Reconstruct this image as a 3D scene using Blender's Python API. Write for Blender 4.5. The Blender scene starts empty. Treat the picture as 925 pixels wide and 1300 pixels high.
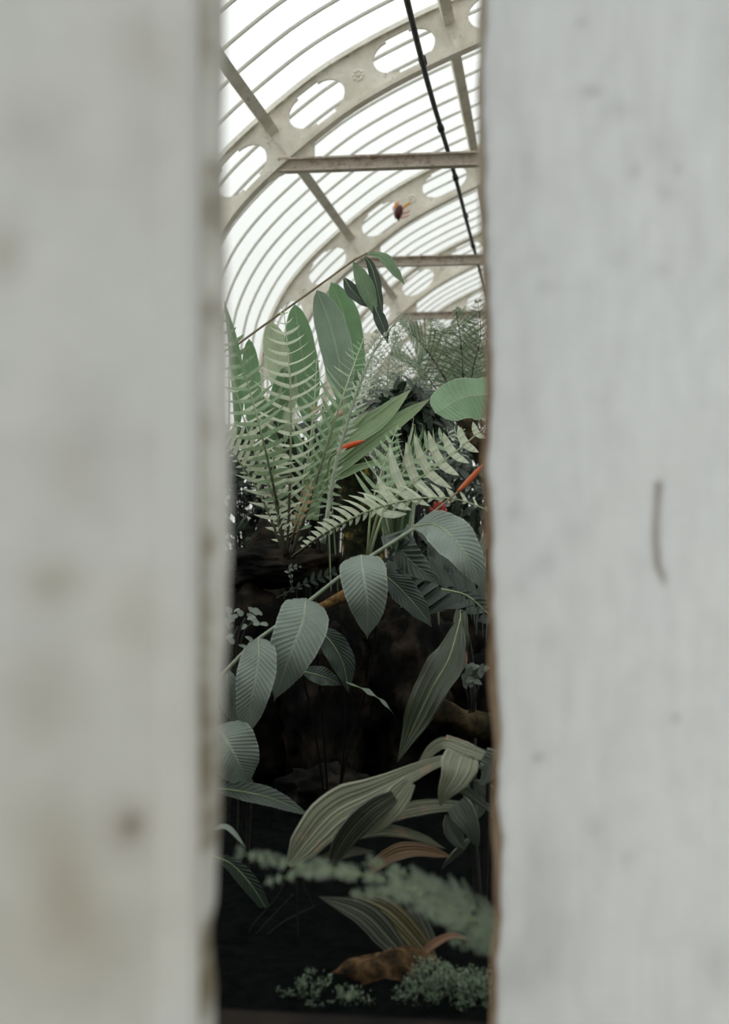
import bpy, bmesh, math, random
from mathutils import Vector, Matrix, noise

# ------------------------------------------------------------------ camera, sky, exposure
random.seed(11)
SC = bpy.context.scene
COL = SC.collection
FPX, CX, CY = 1700.0, 462.5, 640.0
EYE = Vector((0, 0, 1.5))
YAW = math.atan(228 / FPX)
FWD = Vector((-math.sin(YAW), math.cos(YAW), 0))
RGT = Vector((math.cos(YAW), math.sin(YAW), 0))
UP = Vector((0, 0, 1))

cam = bpy.data.cameras.new('camera')
cam.sensor_fit = 'VERTICAL'
cam.sensor_height = 36.0
cam.sensor_width = 36.0
cam.lens = FPX / 1300 * 36
cam.shift_y = (CY - 650) / 1300
cam.clip_start = 0.02
cam.dof.use_dof = True
cam.dof.focus_distance = 4.6
cam.dof.aperture_fstop = 3.0
camo = bpy.data.objects.new('camera', cam)
COL.objects.link(camo)
camo.matrix_world = Matrix.Translation(EYE) @ Matrix((RGT, UP, -FWD)).transposed().to_4x4()
SC.camera = camo

world = bpy.data.worlds.new('overcast_sky')
SC.world = world
world.use_nodes = True
bg = world.node_tree.nodes['Background']
bg.inputs[0].default_value = (0.97, 0.985, 0.97, 1)
bg.inputs[1].default_value = 1.0
_tc = world.node_tree.nodes.new('ShaderNodeTexCoord')              # plain overcast: a little brighter overhead than at the horizon
_sx = world.node_tree.nodes.new('ShaderNodeSeparateXYZ')
_mr = world.node_tree.nodes.new('ShaderNodeMapRange')
_mr.inputs[1].default_value, _mr.inputs[2].default_value = 0.0, 1.0
_mr.inputs[3].default_value, _mr.inputs[4].default_value = 0.93, 1.85
world.node_tree.links.new(_tc.outputs['Generated'], _sx.inputs[0])
world.node_tree.links.new(_sx.outputs[2], _mr.inputs[0])
world.node_tree.links.new(_mr.outputs[0], bg.inputs[1])

SC.view_settings.view_transform = 'Standard'
SC.view_settings.look = 'None'
SC.view_settings.gamma = 1.0
SC.view_settings.use_curve_mapping = False
SC.view_settings.exposure = 0.0
SC.cycles.use_denoising = True
SC.cycles.transparent_max_bounces = 24
SC.cycles.max_bounces = 10


def P(x, y, d):
    """point seen at pixel (x, y) of the 925x1300 frame, d metres along the view axis"""
    return EYE + FWD * d + RGT * ((x - CX) / FPX * d) + UP * ((CY - y) / FPX * d)


def on_y(x, y, Y):
    d = FWD + RGT * ((x - CX) / FPX) + UP * ((CY - y) / FPX)
    return EYE + d * (Y / d.y)


TOCAM = -FWD

# ------------------------------------------------------------------ materials
MATS = {}


def new_mat(name):
    m = bpy.data.materials.new(name)
    m.use_nodes = True
    nt = m.node_tree
    nt.nodes.clear()
    out = nt.nodes.new('ShaderNodeOutputMaterial')
    MATS[name] = m
    return m, nt, out


def nd(nt, typ, **kw):
    n = nt.nodes.new(typ)
    for k, v in kw.items():
        if k.startswith('i'):
            n.inputs[int(k[1:])].default_value = v
        else:
            setattr(n, k, v)
    return n


def ramp(nt, fac, stops):
    r = nt.nodes.new('ShaderNodeValToRGB')
    e = r.color_ramp.elements
    e[0].position, e[0].color = stops[0][0], (*stops[0][1], 1)
    e[1].position, e[1].color = stops[-1][0], (*stops[-1][1], 1)
    for p, c in stops[1:-1]:
        x = e.new(p)
        x.color = (*c, 1)
    nt.links.new(fac, r.inputs[0])
    return r.outputs[0]


def mixc(nt, fac, a, b, blend='MIX'):
    n = nt.nodes.new('ShaderNodeMix')
    n.data_type = 'RGBA'
    n.blend_type = blend
    for s, v in ((n.inputs[0], fac), (n.inputs[6], a), (n.inputs[7], b)):
        if hasattr(v, 'is_output'):
            nt.links.new(v, s)
        else:
            s.default_value = v if not isinstance(v, tuple) else (*v, 1)
    return n.outputs[2]


def math_(nt, op, a, b=None, c=None):
    n = nt.nodes.new('ShaderNodeMath')
    n.operation = op
    for i, v in enumerate((a, b, c)):
        if v is None:
            continue
        if hasattr(v, 'is_output'):
            nt.links.new(v, n.inputs[i])
        else:
            n.inputs[i].default_value = v
    return n.outputs[0]


def noise_fac(nt, scale, detail=4, rough=0.6, vec=None, coord='Object'):
    t = nd(nt, 'ShaderNodeTexNoise')
    t.inputs['Scale'].default_value = scale
    t.inputs['Detail'].default_value = detail
    t.inputs['Roughness'].default_value = rough
    if vec is None:
        c = nd(nt, 'ShaderNodeTexCoord')
        vec = c.outputs[coord]
    nt.links.new(vec, t.inputs['Vector'])
    return t.outputs[0]


def principled(nt, out, col, rough=0.5, spec=0.4, bump=None, bump_s=0.3, metal=0.0):
    b = nd(nt, 'ShaderNodeBsdfPrincipled')
    if hasattr(col, 'is_output'):
        nt.links.new(col, b.inputs['Base Color'])
    else:
        b.inputs['Base Color'].default_value = (*col, 1)
    b.inputs['Roughness'].default_value = rough
    b.inputs['Specular IOR Level'].default_value = spec
    b.inputs['Metallic'].default_value = metal
    if bump is not None:
        bm_ = nd(nt, 'ShaderNodeBump')
        bm_.inputs['Strength'].default_value = bump_s
        bm_.inputs['Distance'].default_value = 0.01
        nt.links.new(bump, bm_.inputs['Height'])
        nt.links.new(bm_.outputs[0], b.inputs['Normal'])
    nt.links.new(b.outputs[0], out.inputs[0])
    return b


def leaf_mat(name, base, rib, N=16, slope=0.35, contrast=0.5, parallel=False, rough=0.38, trans=0.25, tip=None, tipv=0.8, spec=0.5,
             patch=None):
    """blade with pale midrib and side veins (or lengthwise pleats), drawn in leaf uv"""
    m, nt, out = new_mat(name)
    uv = nd(nt, 'ShaderNodeUVMap', uv_map='uv')
    sx = nd(nt, 'ShaderNodeSeparateXYZ')
    nt.links.new(uv.outputs[0], sx.inputs[0])
    au = math_(nt, 'ABSOLUTE', math_(nt, 'MULTIPLY_ADD', sx.outputs[0], 2, -1))
    nz = noise_fac(nt, 9, 4)
    nf = noise_fac(nt, 140, 3)
    if parallel:
        ph = math_(nt, 'MULTIPLY', sx.outputs[0], 6.283 * N)
    else:
        ph = math_(nt, 'MULTIPLY', math_(nt, 'MULTIPLY_ADD', math_(nt, 'POWER', au, 0.8), -slope, sx.outputs[1]), 6.283 * N)
    w = math_(nt, 'MULTIPLY_ADD', math_(nt, 'SINE', ph), 0.5, 0.5)
    w = math_(nt, 'POWER', w, 3.0)
    dark = tuple(c * 0.5 for c in base)
    col = mixc(nt, nz, dark, tuple(min(1, c * 1.35) for c in base))
    col = mixc(nt, math_(nt, 'MULTIPLY', w, contrast), col, rib)
    col = mixc(nt, math_(nt, 'MULTIPLY', nf, 0.35), col, tuple(c * 0.6 for c in base))
    mid = math_(nt, 'LESS_THAN', au, 0.05)
    col = mixc(nt, math_(nt, 'MULTIPLY', mid, 0.8), col, rib)
    edge = math_(nt, 'GREATER_THAN', au, 0.96)
    col = mixc(nt, math_(nt, 'MULTIPLY', edge, 0.6), col, rib)
    if patch:
        pz = noise_fac(nt, 11, 3)
        pm = math_(nt, 'GREATER_THAN', pz, 0.64)
        col = mixc(nt, math_(nt, 'MULTIPLY', pm, 0.75), col, patch)
    if tip:
        tm = nd(nt, 'ShaderNodeMapRange')
        tm.inputs[1].default_value = tipv
        tm.inputs[2].default_value = min(1, tipv + 0.2)
        nt.links.new(math_(nt, 'ADD', sx.outputs[1], math_(nt, 'MULTIPLY_ADD', nz, 0.2, -0.1)), tm.inputs[0])
        col = mixc(nt, tm.outputs[0], col, tip)
    b = nd(nt, 'ShaderNodeBsdfPrincipled')
    nt.links.new(col, b.inputs['Base Color'])
    b.inputs['Roughness'].default_value = rough
    b.inputs['Specular IOR Level'].default_value = spec
    bp = nd(nt, 'ShaderNodeBump')
    bp.inputs['Strength'].default_value = 0.6
    bp.inputs['Distance'].default_value = 0.003
    nt.links.new(w, bp.inputs['Height'])
    nt.links.new(bp.outputs[0], b.inputs['Normal'])
    t = nd(nt, 'ShaderNodeBsdfTranslucent')
    nt.links.new(col, t.inputs[0])
    mx = nd(nt, 'ShaderNodeMixShader', i0=trans)
    nt.links.new(b.outputs[0], mx.inputs[1])
    nt.links.new(t.outputs[0], mx.inputs[2])
    nt.links.new(mx.outputs[0], out.inputs[0])
    return m


def simple_mat(name, a, b, scale=8, rough=0.6, spec=0.3, bump=0.0, detail=5, lo=0.35, hi=0.65, coord='Object', mid=None):
    m, nt, out = new_mat(name)
    f = noise_fac(nt, scale, detail, coord=coord)
    stops = [(lo, a), (hi, b)] if mid is None else [(lo, a), ((lo + hi) / 2, mid), (hi, b)]
    c = ramp(nt, f, stops)
    principled(nt, out, c, rough, spec, f if bump else None, bump)
    return m


# weathered cream iron paint of the roof
def iron_mat(name, base, rust, amount):
    m, nt, out = new_mat(name)
    f = noise_fac(nt, 5, 6, 0.7)
    g = noise_fac(nt, 26, 5, 0.7)
    c = mixc(nt, ramp(nt, f, [(.35, (0, 0, 0)), (.65, (1, 1, 1))]), tuple(x * y for x, y in zip(base, (.74, .71, .66))), base)
    r = nd(nt, 'ShaderNodeMapRange')
    r.inputs[1].default_value = amount
    r.inputs[2].default_value = amount + 0.12
    nt.links.new(math_(nt, 'MULTIPLY_ADD', f, 0.5, math_(nt, 'MULTIPLY', g, 0.5)), r.inputs[0])
    c = mixc(nt, math_(nt, 'MULTIPLY', r.outputs[0], 0.75), c, rust)
    principled(nt, out, c, 0.75, 0.2, g, 0.2)
    return m


iron_mat('iron_paint', (0.82, 0.785, 0.71), (0.25, 0.16, 0.09), 0.56)
iron_mat('iron_tie', (0.60, 0.545, 0.49), (0.20, 0.09, 0.045), 0.47)
iron_mat('bar_paint', (0.52, 0.51, 0.46), (0.2, 0.15, 0.1), 0.62)
simple_mat('pipe_black', (0.018, 0.022, 0.024), (0.05, 0.055, 0.055), 30, 0.6)
simple_mat('plinth', (0.42, 0.36, 0.28), (0.58, 0.52, 0.43), 4, 0.9, 0.1, 0.3)
simple_mat('gravel', (0.10, 0.09, 0.075), (0.20, 0.18, 0.15), 60, 0.95, 0.1, 0.5)
simple_mat('outdoor_ground', (0.30, 0.31, 0.27), (0.42, 0.42, 0.38), 3, 0.95, 0.1, 0.2)
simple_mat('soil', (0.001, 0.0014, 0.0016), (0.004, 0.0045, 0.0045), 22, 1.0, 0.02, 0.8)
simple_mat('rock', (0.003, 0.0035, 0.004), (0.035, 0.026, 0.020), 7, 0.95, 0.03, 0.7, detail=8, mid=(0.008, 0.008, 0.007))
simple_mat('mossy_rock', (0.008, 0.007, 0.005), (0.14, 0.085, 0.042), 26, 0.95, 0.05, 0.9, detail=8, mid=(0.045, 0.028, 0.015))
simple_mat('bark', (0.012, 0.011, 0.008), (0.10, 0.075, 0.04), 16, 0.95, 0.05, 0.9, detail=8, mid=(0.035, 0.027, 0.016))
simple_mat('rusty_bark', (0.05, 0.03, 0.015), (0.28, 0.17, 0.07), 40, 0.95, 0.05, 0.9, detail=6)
simple_mat('lichen_bark', (0.010, 0.012, 0.008), (0.30, 0.215, 0.05), 13, 0.95, 0.05, 0.7, detail=6, lo=0.45, hi=0.68, mid=(0.035, 0.038, 0.018))
simple_mat('stem_pale', (0.22, 0.27, 0.19), (0.34, 0.39, 0.29), 30, 0.5)
simple_mat('stem_green', (0.19, 0.26, 0.13), (0.31, 0.39, 0.22), 20, 0.5)
simple_mat('stem_black', (0.003, 0.004, 0.003), (0.008, 0.008, 0.006), 20, 0.8, 0.05)
# fern midrib: dark brown scaly foot with the shade at the base painted in, green further up
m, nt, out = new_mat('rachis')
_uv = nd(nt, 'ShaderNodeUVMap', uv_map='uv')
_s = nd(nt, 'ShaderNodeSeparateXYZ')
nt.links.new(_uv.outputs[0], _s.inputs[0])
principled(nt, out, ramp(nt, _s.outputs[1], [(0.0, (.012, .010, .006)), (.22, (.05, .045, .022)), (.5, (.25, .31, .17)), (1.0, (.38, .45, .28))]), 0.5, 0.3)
simple_mat('stem_dark', (0.006, 0.008, 0.006), (0.02, 0.02, 0.015), 20, 0.6)
simple_mat('stem_brown', (0.17, 0.13, 0.08), (0.30, 0.24, 0.16), 20, 0.6)
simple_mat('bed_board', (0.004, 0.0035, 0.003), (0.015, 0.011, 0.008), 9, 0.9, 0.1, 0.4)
simple_mat('red_bract', (0.42, 0.045, 0.012), (0.62, 0.10, 0.025), 14, 0.4)
simple_mat('orange_bract', (0.50, 0.10, 0.035), (0.60, 0.17, 0.06), 14, 0.4)
simple_mat('crimson', (0.16, 0.012, 0.010), (0.42, 0.04, 0.02), 24, 0.4)
simple_mat('bloom_dark', (0.012, 0.014, 0.014), (0.10, 0.012, 0.015), 30, 0.5)
simple_mat('bloom_orange', (0.62, 0.26, 0.04), (0.70, 0.36, 0.10), 20, 0.5)
simple_mat('bloom_pink', (0.62, 0.30, 0.26), (0.72, 0.52, 0.46), 20, 0.5)
simple_mat('masonry', (0.45, 0.44, 0.41), (0.60, 0.59, 0.56), 3, 0.9, 0.1, 0.2)
simple_mat('rusted_track', (0.07, 0.05, 0.04), (0.2, 0.13, 0.08), 12, 0.8)

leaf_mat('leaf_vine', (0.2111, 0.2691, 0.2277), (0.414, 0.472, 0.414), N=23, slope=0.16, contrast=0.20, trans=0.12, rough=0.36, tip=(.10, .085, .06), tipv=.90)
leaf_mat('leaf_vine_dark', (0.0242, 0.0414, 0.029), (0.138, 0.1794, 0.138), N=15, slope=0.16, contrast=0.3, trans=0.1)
leaf_mat('leaf_ginger', (0.184, 0.345, 0.1667), (0.414, 0.529, 0.322), N=26, slope=0.3, contrast=0.28, trans=0.35)
leaf_mat('leaf_ginger_grey', (0.253, 0.3565, 0.2587), (0.5175, 0.598, 0.483), N=26, slope=0.3, contrast=0.35, trans=0.3)
leaf_mat('leaf_pale', (0.506, 0.6095, 0.4025), (0.644, 0.713, 0.529), N=20, slope=0.3, contrast=0.3, trans=0.45)
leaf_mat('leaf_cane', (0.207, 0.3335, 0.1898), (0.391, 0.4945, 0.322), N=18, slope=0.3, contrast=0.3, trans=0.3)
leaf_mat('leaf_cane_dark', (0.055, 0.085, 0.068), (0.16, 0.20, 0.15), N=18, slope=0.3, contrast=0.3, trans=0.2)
leaf_mat('leaf_paddle', (0.207, 0.345, 0.1898), (0.345, 0.483, 0.3105), N=22, slope=-0.05, contrast=0.2, trans=0.25, rough=0.35)
leaf_mat('leaf_strap', (0.28, 0.406, 0.217), (0.448, 0.56, 0.322), N=5, contrast=0.4, parallel=True, trans=0.25, tip=(0.42, 0.44, 0.30), tipv=0.86)
leaf_mat('leaf_fern', (0.276, 0.3967, 0.23), (0.46, 0.552, 0.368), N=3, slope=0, contrast=0.1, trans=0.3)
leaf_mat('leaf_fern_pale', (0.621, 0.6785, 0.506), (0.759, 0.8, 0.644), N=3, slope=0, contrast=0.1, trans=0.35)
leaf_mat('leaf_fern_dry', (0.34, 0.24, 0.12), (0.42, 0.33, 0.2), N=3, slope=0, contrast=0.1, trans=0.2)
leaf_mat('leaf_tree_fern', (0.2767, 0.3825, 0.2302), (0.4232, 0.5208, 0.3069), N=3, slope=0, contrast=0.1, trans=0.3)
leaf_mat('leaf_feather', (0.598, 0.667, 0.529), (0.69, 0.7475, 0.6325), N=3, slope=0, contrast=0.1, trans=0.4)
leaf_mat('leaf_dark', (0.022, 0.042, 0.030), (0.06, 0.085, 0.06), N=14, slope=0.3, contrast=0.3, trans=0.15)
leaf_mat('leaf_olive', (0.0429, 0.0561, 0.0297), (0.0792, 0.0924, 0.0528), N=5, contrast=0.3, parallel=True, trans=0.15)
leaf_mat('leaf_pleated', (0.2665, 0.2907, 0.1978), (0.3715, 0.3795, 0.2826), N=11, contrast=0.5, parallel=True, trans=0.15, patch=(0.40, 0.30, 0.22))
leaf_mat('leaf_pleated_grey', (0.16, 0.196, 0.16), (0.248, 0.28, 0.232), N=9, contrast=0.5, parallel=True, trans=0.15)
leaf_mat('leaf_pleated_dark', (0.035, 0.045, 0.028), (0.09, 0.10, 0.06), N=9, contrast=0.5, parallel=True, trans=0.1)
leaf_mat('leaf_pleated_olive', (0.115, 0.105, 0.045), (0.2, 0.18, 0.09), N=9, contrast=0.5, parallel=True, trans=0.1)
leaf_mat('leaf_dry_pink', (0.42, 0.27, 0.20), (0.52, 0.38, 0.3), N=4, contrast=0.4, parallel=True, trans=0.15)
leaf_mat('leaf_dry_orange', (0.168, 0.0875, 0.028), (0.224, 0.14, 0.063), N=6, contrast=0.4, parallel=True, trans=0.15)
leaf_mat('leaf_dry_brown', (0.20, 0.09, 0.04), (0.32, 0.18, 0.1), N=4, contrast=0.4, parallel=True, trans=0.1)
leaf_mat('leaf_sprig', (0.30, 0.365, 0.29), (0.40, 0.47, 0.38), N=2, slope=0, contrast=0.1, trans=0.25)
leaf_mat('leaf_moss', (0.25, 0.345, 0.225), (0.37, 0.46, 0.32), N=2, slope=0, contrast=0.1, trans=0.25)
leaf_mat('leaf_small', (0.2012, 0.2495, 0.2012), (0.2898, 0.3381, 0.2737), N=8, slope=0.3, contrast=0.3, trans=0.2)
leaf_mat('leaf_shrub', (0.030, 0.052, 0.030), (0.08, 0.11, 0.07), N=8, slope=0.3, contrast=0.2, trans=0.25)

# glass: clear sheet with a film of grime
m, nt, out = new_mat('glass')
tr = nd(nt, 'ShaderNodeBsdfTransparent')
tr.inputs[0].default_value = (0.93, 0.955, 0.94, 1)
gl = nd(nt, 'ShaderNodeBsdfGlossy')
gl.inputs['Roughness'].default_value = 0.08
df = nd(nt, 'ShaderNodeBsdfTranslucent')
df.inputs[0].default_value = (0.85, 0.86, 0.80, 1)
fr = nd(nt, 'ShaderNodeFresnel')
fr.inputs[0].default_value = 1.3
gr = noise_fac(nt, 1.3, 5)
m1 = nd(nt, 'ShaderNodeMixShader')
nt.links.new(math_(nt, 'MULTIPLY', gr, 0.28), m1.inputs[0])
nt.links.new(tr.outputs[0], m1.inputs[1])
nt.links.new(df.outputs[0], m1.inputs[2])
m2 = nd(nt, 'ShaderNodeMixShader')
nt.links.new(math_(nt, 'MULTIPLY', fr.outputs[0], 0.5), m2.inputs[0])
nt.links.new(m1.outputs[0], m2.inputs[1])
nt.links.new(gl.outputs[0], m2.inputs[2])
nt.links.new(m2.outputs[0], out.inputs[0])


# painted door leaf: paint colour with wear and a vertical light gradient stored per vertex, fine mottling in the shader
def door_mat(name, tint):
    m, nt, out = new_mat(name)
    at = nd(nt, 'ShaderNodeAttribute', attribute_name='wear_light')
    f = noise_fac(nt, 14, 5, 0.65)
    g = noise_fac(nt, 90, 4, 0.7)
    c = mixc(nt, f, tuple(x * 0.93 for x in tint), tuple(min(1, x * 1.05) for x in tint))
    c = mixc(nt, 1.0, c, at.outputs['Color'], 'MULTIPLY')
    principled(nt, out, c, 0.55, 0.25, g, 0.15)


door_mat('door_paint_warm', (0.462, 0.464, 0.450))
door_mat('door_paint_cool', (0.645, 0.65, 0.648))

# ------------------------------------------------------------------ object helpers


def tag(o, label=None, cat=None, group=None, kind=None):
    if label:
        o['label'] = label
    if cat:
        o['category'] = cat
    if group:
        o['group'] = group
    if kind:
        o['kind'] = kind
    return o


def empty(name, loc, label=None, cat=None, group=None, kind=None):
    o = bpy.data.objects.new(name, None)
    COL.objects.link(o)
    o.location = loc
    o.empty_display_size = 0.05
    return tag(o, label, cat, group, kind)


def world_loc(o):
    v = Vector((0, 0, 0))
    while o is not None:
        v += o.location
        o = o.parent
    return v


class MB:
    """collects vertices, faces and uvs and links them as one mesh object"""

    def __init__(self):
        self.v, self.f, self.uv, self.c = [], [], [], []

    def add(self, verts, faces, uvs=None):
        b = len(self.v)
        self.v += [Vector(p) for p in verts]
        self.uv += uvs if uvs else [(0.5, 0.5)] * len(verts)
        self.f += [tuple(i + b for i in f) for f in faces]

    def box(self, lo, hi):
        x0, y0, z0 = lo
        x1, y1, z1 = hi
        self.add([(x0, y0, z0), (x1, y0, z0), (x1, y1, z0), (x0, y1, z0), (x0, y0, z1), (x1, y0, z1), (x1, y1, z1), (x0, y1, z1)],
                 [(0, 3, 2, 1), (4, 5, 6, 7), (0, 1, 5, 4), (1, 2, 6, 5), (2, 3, 7, 6), (3, 0, 4, 7)])

    def tube(self, pts, rad, n=7, cap=True):
        k = len(pts)
        ring = []
        prev = None
        b = len(self.v)
        for i, p in enumerate(pts):
            p = Vector(p)
            t = (Vector(pts[min(i + 1, k - 1)]) - Vector(pts[max(i - 1, 0)])).normalized()
            if prev is None:
                a = t.orthogonal().normalized()
            else:
                a = (prev - t * prev.dot(t)).normalized()
            prev = a
            c = t.cross(a)
            r = rad(i / max(1, k - 1)) if callable(rad) else rad
            for j in range(n):
                th = 2 * math.pi * j / n
                self.v.append(p + (a * math.cos(th) + c * math.sin(th)) * r)
                self.uv.append((j / n, i / max(1, k - 1)))
        for i in range(k - 1):
            for j in range(n):
                self.f.append((b + i * n + j, b + i * n + (j + 1) % n, b + (i + 1) * n + (j + 1) % n, b + (i + 1) * n + j))
        if cap:
            self.f.append(tuple(b + j for j in reversed(range(n))))
            self.f.append(tuple(b + (k - 1) * n + j for j in range(n)))

    def build(self, name, mat, parent=None, smooth=True, kind=None, label=None, loc=None):
        me = bpy.data.meshes.new(name)
        off = world_loc(parent) if parent is not None else Vector(loc or (0, 0, 0))
        me.from_pydata([tuple(p - off) for p in self.v], [], self.f)
        ul = me.uv_layers.new(name='uv')
        uv = self.uv
        flat = []
        for l in me.loops:
            flat += uv[l.vertex_index]
        ul.data.foreach_set('uv', flat)
        if smooth:
            me.polygons.foreach_set('use_smooth', [True] * len(me.polygons))
        me.materials.append(MATS[mat])
        me.update()
        o = bpy.data.objects.new(name, me)
        COL.objects.link(o)
        if parent is not None:
            o.parent = parent
        elif loc:
            o.location = loc
        if kind:
            o['kind'] = kind
        if label:
            o['label'] = label
        return o


def catmull(pts, n):
    pts = [Vector(p) for p in pts]
    if len(pts) == 2:
        return [pts[0].lerp(pts[1], i / n) for i in range(n + 1)]
    ext = [pts[0] * 2 - pts[1]] + pts + [pts[-1] * 2 - pts[-2]]
    fine = []
    for s in range(len(pts) - 1):
        a, b, c, d = ext[s:s + 4]
        for j in range(12):
            t = j / 12
            fine.append(0.5 * ((2 * b) + (c - a) * t + (2 * a - 5 * b + 4 * c - d) * t * t + (3 * b - a - 3 * c + d) * t ** 3))
    fine.append(pts[-1])
    L = [0]
    for i in range(1, len(fine)):
        L.append(L[-1] + (fine[i] - fine[i - 1]).length)
    out_, k = [], 0
    for i in range(n + 1):
        s = L[-1] * i / n
        while k < len(L) - 2 and L[k + 1] < s:
            k += 1
        seg = max(1e-9, L[k + 1] - L[k])
        out_.append(fine[k].lerp(fine[k + 1], min(1, max(0, (s - L[k]) / seg))))
    return out_


PROF = {
    'ovate': [(0, .10), (.04, .45), (.10, .78), (.2, .96), (.33, 1), (.5, .92), (.68, .68), (.82, .39), (.91, .15), (.95, .05), (1, 0.0)],
    'lance': [(0, .06), (.08, .35), (.2, .72), (.38, 1), (.55, .97), (.75, .68), (.9, .28), (1, 0)],
    'blunt': [(0, .08), (.1, .45), (.3, .9), (.55, 1), (.75, .93), (.88, .68), (.96, .35), (1, 0)],
    'strap': [(0, .5), (.2, .85), (.45, 1), (.7, .9), (.88, .55), (1, 0)],
    'paddle': [(0, .1), (.1, .6), (.25, .92), (.5, 1), (.72, .95), (.88, .72), (.96, .4), (1, 0)],
    'pleat': [(0, .15), (.2, .3), (.4, .55), (.6, .95), (.75, 1), (.9, .7), (1, .15)],
    'flap': [(0, .9), (.2, 1), (.45, .72), (.7, .4), (.88, .18), (1, 0)],
    'grass': [(0, .6), (.4, 1), (.8, .6), (1, 0)],
}


def prof(tab, t):
    tab = PROF[tab]
    for (a, x), (b, y) in zip(tab, tab[1:]):
        if t <= b:
            return x + (y - x) * (t - a) / (b - a)
    return tab[-1][1]


def leaf_geo(mb, path, half_w, shape='lance', normal=None, fold=0.25, n=22, nu=8, ripple=0.0, rip_n=15, slope=0.16, wave=0.0, pleat=0.0,
             pleat_n=6, twist=0.0, seed=0):
    """adds a blade that follows path, half_w wide at its widest, its face towards normal"""
    N = Vector(normal) if normal is not None else (TOCAM + UP * 0.5)
    pts = catmull(path, n)
    V, U = [], []
    for i, p in enumerate(pts):
        t = i / n
        T = (pts[min(i + 1, n)] - pts[max(i - 1, 0)]).normalized()
        S = T.cross(N)
        if S.length < 1e-4:
            S = T.orthogonal()
        S.normalize()
        if twist:
            S = Matrix.Rotation(twist * t, 3, T) @ S
        Nn = S.cross(T).normalized()
        w = half_w * prof(shape, t)
        for j in range(nu + 1):
            u = -1 + 2 * j / nu
            h = fold * abs(u) * w - fold * 0.45 * u * u * w
            if ripple:
                h += ripple * math.sin(6.283 * rip_n * (t - slope * abs(u) ** 0.8)) * (0.25 + 0.75 * abs(u)) * min(1, w / half_w + 0.1)
            if wave:
                h += wave * abs(u) ** 2 * math.sin(t * 19 + seed * 2.1 + (3 if u > 0 else 0)) * min(1, w / half_w)
            if pleat:
                h += pleat * math.cos(u * math.pi * pleat_n) * (w / half_w)
            V.append(p + S * (u * w) + Nn * h)
            U.append(((u + 1) / 2, t))
    F = []
    for i in range(n):
        for j in range(nu):
            a = i * (nu + 1) + j
            F.append((a, a + 1, a + nu + 2, a + nu + 1))
    mb.add(V, F, U)
    return pts


def px(path, d=None):
    """pixel path -> world path; entries (x, y) take depth d, entries (x, y, depth) their own"""
    r = []
    for q in path:
        if isinstance(q, Vector):
            r.append(q)
        else:
            r.append(P(q[0], q[1], q[2] if len(q) > 2 else d))
    return r


def add_leaf(parent, mat, path, half_px, d, shape='lance', name='leaf', midrib=None, label=None, **kw):
    mb = MB()
    w = half_px * d / FPX
    pts = leaf_geo(mb, px(path, d), w, shape, **kw)
    o = mb.build(name, mat, parent, label=label)
    if midrib:
        r = MB()
        N = Vector(kw.get('normal', TOCAM + UP * 0.5)).normalized()
        q = [p + N * 0.0008 for p in pts[:-1]]
        r.tube(q, lambda t: max(0.0005, 0.0026 * (1 - 0.85 * t)), 5)
        r.build('midrib', midrib, o)
    return o


def add_stem(parent, mat, path, r_px, d, name='stem', taper=0.6, n=24):
    mb = MB()
    r = r_px * d / FPX
    mb.tube(catmull(px(path, d), n), lambda t: r * (1 - (1 - taper) * t), 7)
    return mb.build(name, mat, parent)


def frond_geo(mb_r, mb_l, path, l_left, l_right, r=0.003, step=0.018, w=0.006, normal=None, lean=0.45, curl=0.35, droop=0.0, start=0.08,
              jitter=0.12, env=None, seed=0, nseg=4, roll=0.9):
    """pinnate frond: rachis tube into mb_r, sickle-shaped leaflets into mb_l"""
    rnd = random.Random(seed)
    N = Vector(normal) if normal is not None else TOCAM
    raw = catmull(path, 60)
    L = sum((raw[i + 1] - raw[i]).length for i in range(60))
    mb_r.tube(raw[::2], lambda t: r * (1 - 0.75 * t), 6)
    k = int(L * (1 - start) / step)
    env = env or (lambda t: min(1, 0.10 + t * 1.7) * min(1, (1.04 - t) * 2.6))
    for i in range(k):
        t = start + (1 - start) * (i + 0.5) / k
        idx = min(58, int(t * 60))
        p = raw[idx].lerp(raw[idx + 1], t * 60 - idx)
        T = (raw[idx + 1] - raw[idx]).normalized()
        S = T.cross(N).normalized()
        Nn = S.cross(T).normalized()
        for sd, ln in ((-1, l_left), (1, l_right)):
            if ln <= 0:
                continue
            l = ln * env(t) * (1 + rnd.uniform(-jitter, jitter))
            dirn = (S * sd + T * (lean + rnd.uniform(-.1, .1)) + Nn * rnd.uniform(-.1, .15)).normalized()
            tipd = (dirn + T * curl + Vector((0, 0, -droop)) + Nn * rnd.uniform(-.1, .2)).normalized()
            pts, q = [p], p
            ra = rnd.uniform(.1, roll) * sd
            for s in range(nseg):
                a = (s + 1) / nseg
                q = q + dirn.lerp(tipd, a).normalized() * (l / nseg)
                pts.append(q)
            V, U, F = [], [], []
            for s, q in enumerate(pts):
                a = s / nseg
                ww = w * (1.15 - 0.25 * a if a < .6 else (1.0 - (a - .6) * 2.3)) * min(1, 0.5 + l / max(l_left, l_right))
                W = (T - dirn * T.dot(dirn)).normalized()
                W = (W * math.cos(ra) + W.cross(dirn) * math.sin(ra))
                V += [q - W * ww, q + Nn * ww * 0.25, q + W * ww]
                U += [(0, a), (.5, a), (1, a)]
            for s in range(nseg):
                b = s * 3
                F += [(b, b + 1, b + 4, b + 3), (b + 1, b + 2, b + 5, b + 4)]
            mb_l.add(V, F, U)


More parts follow.
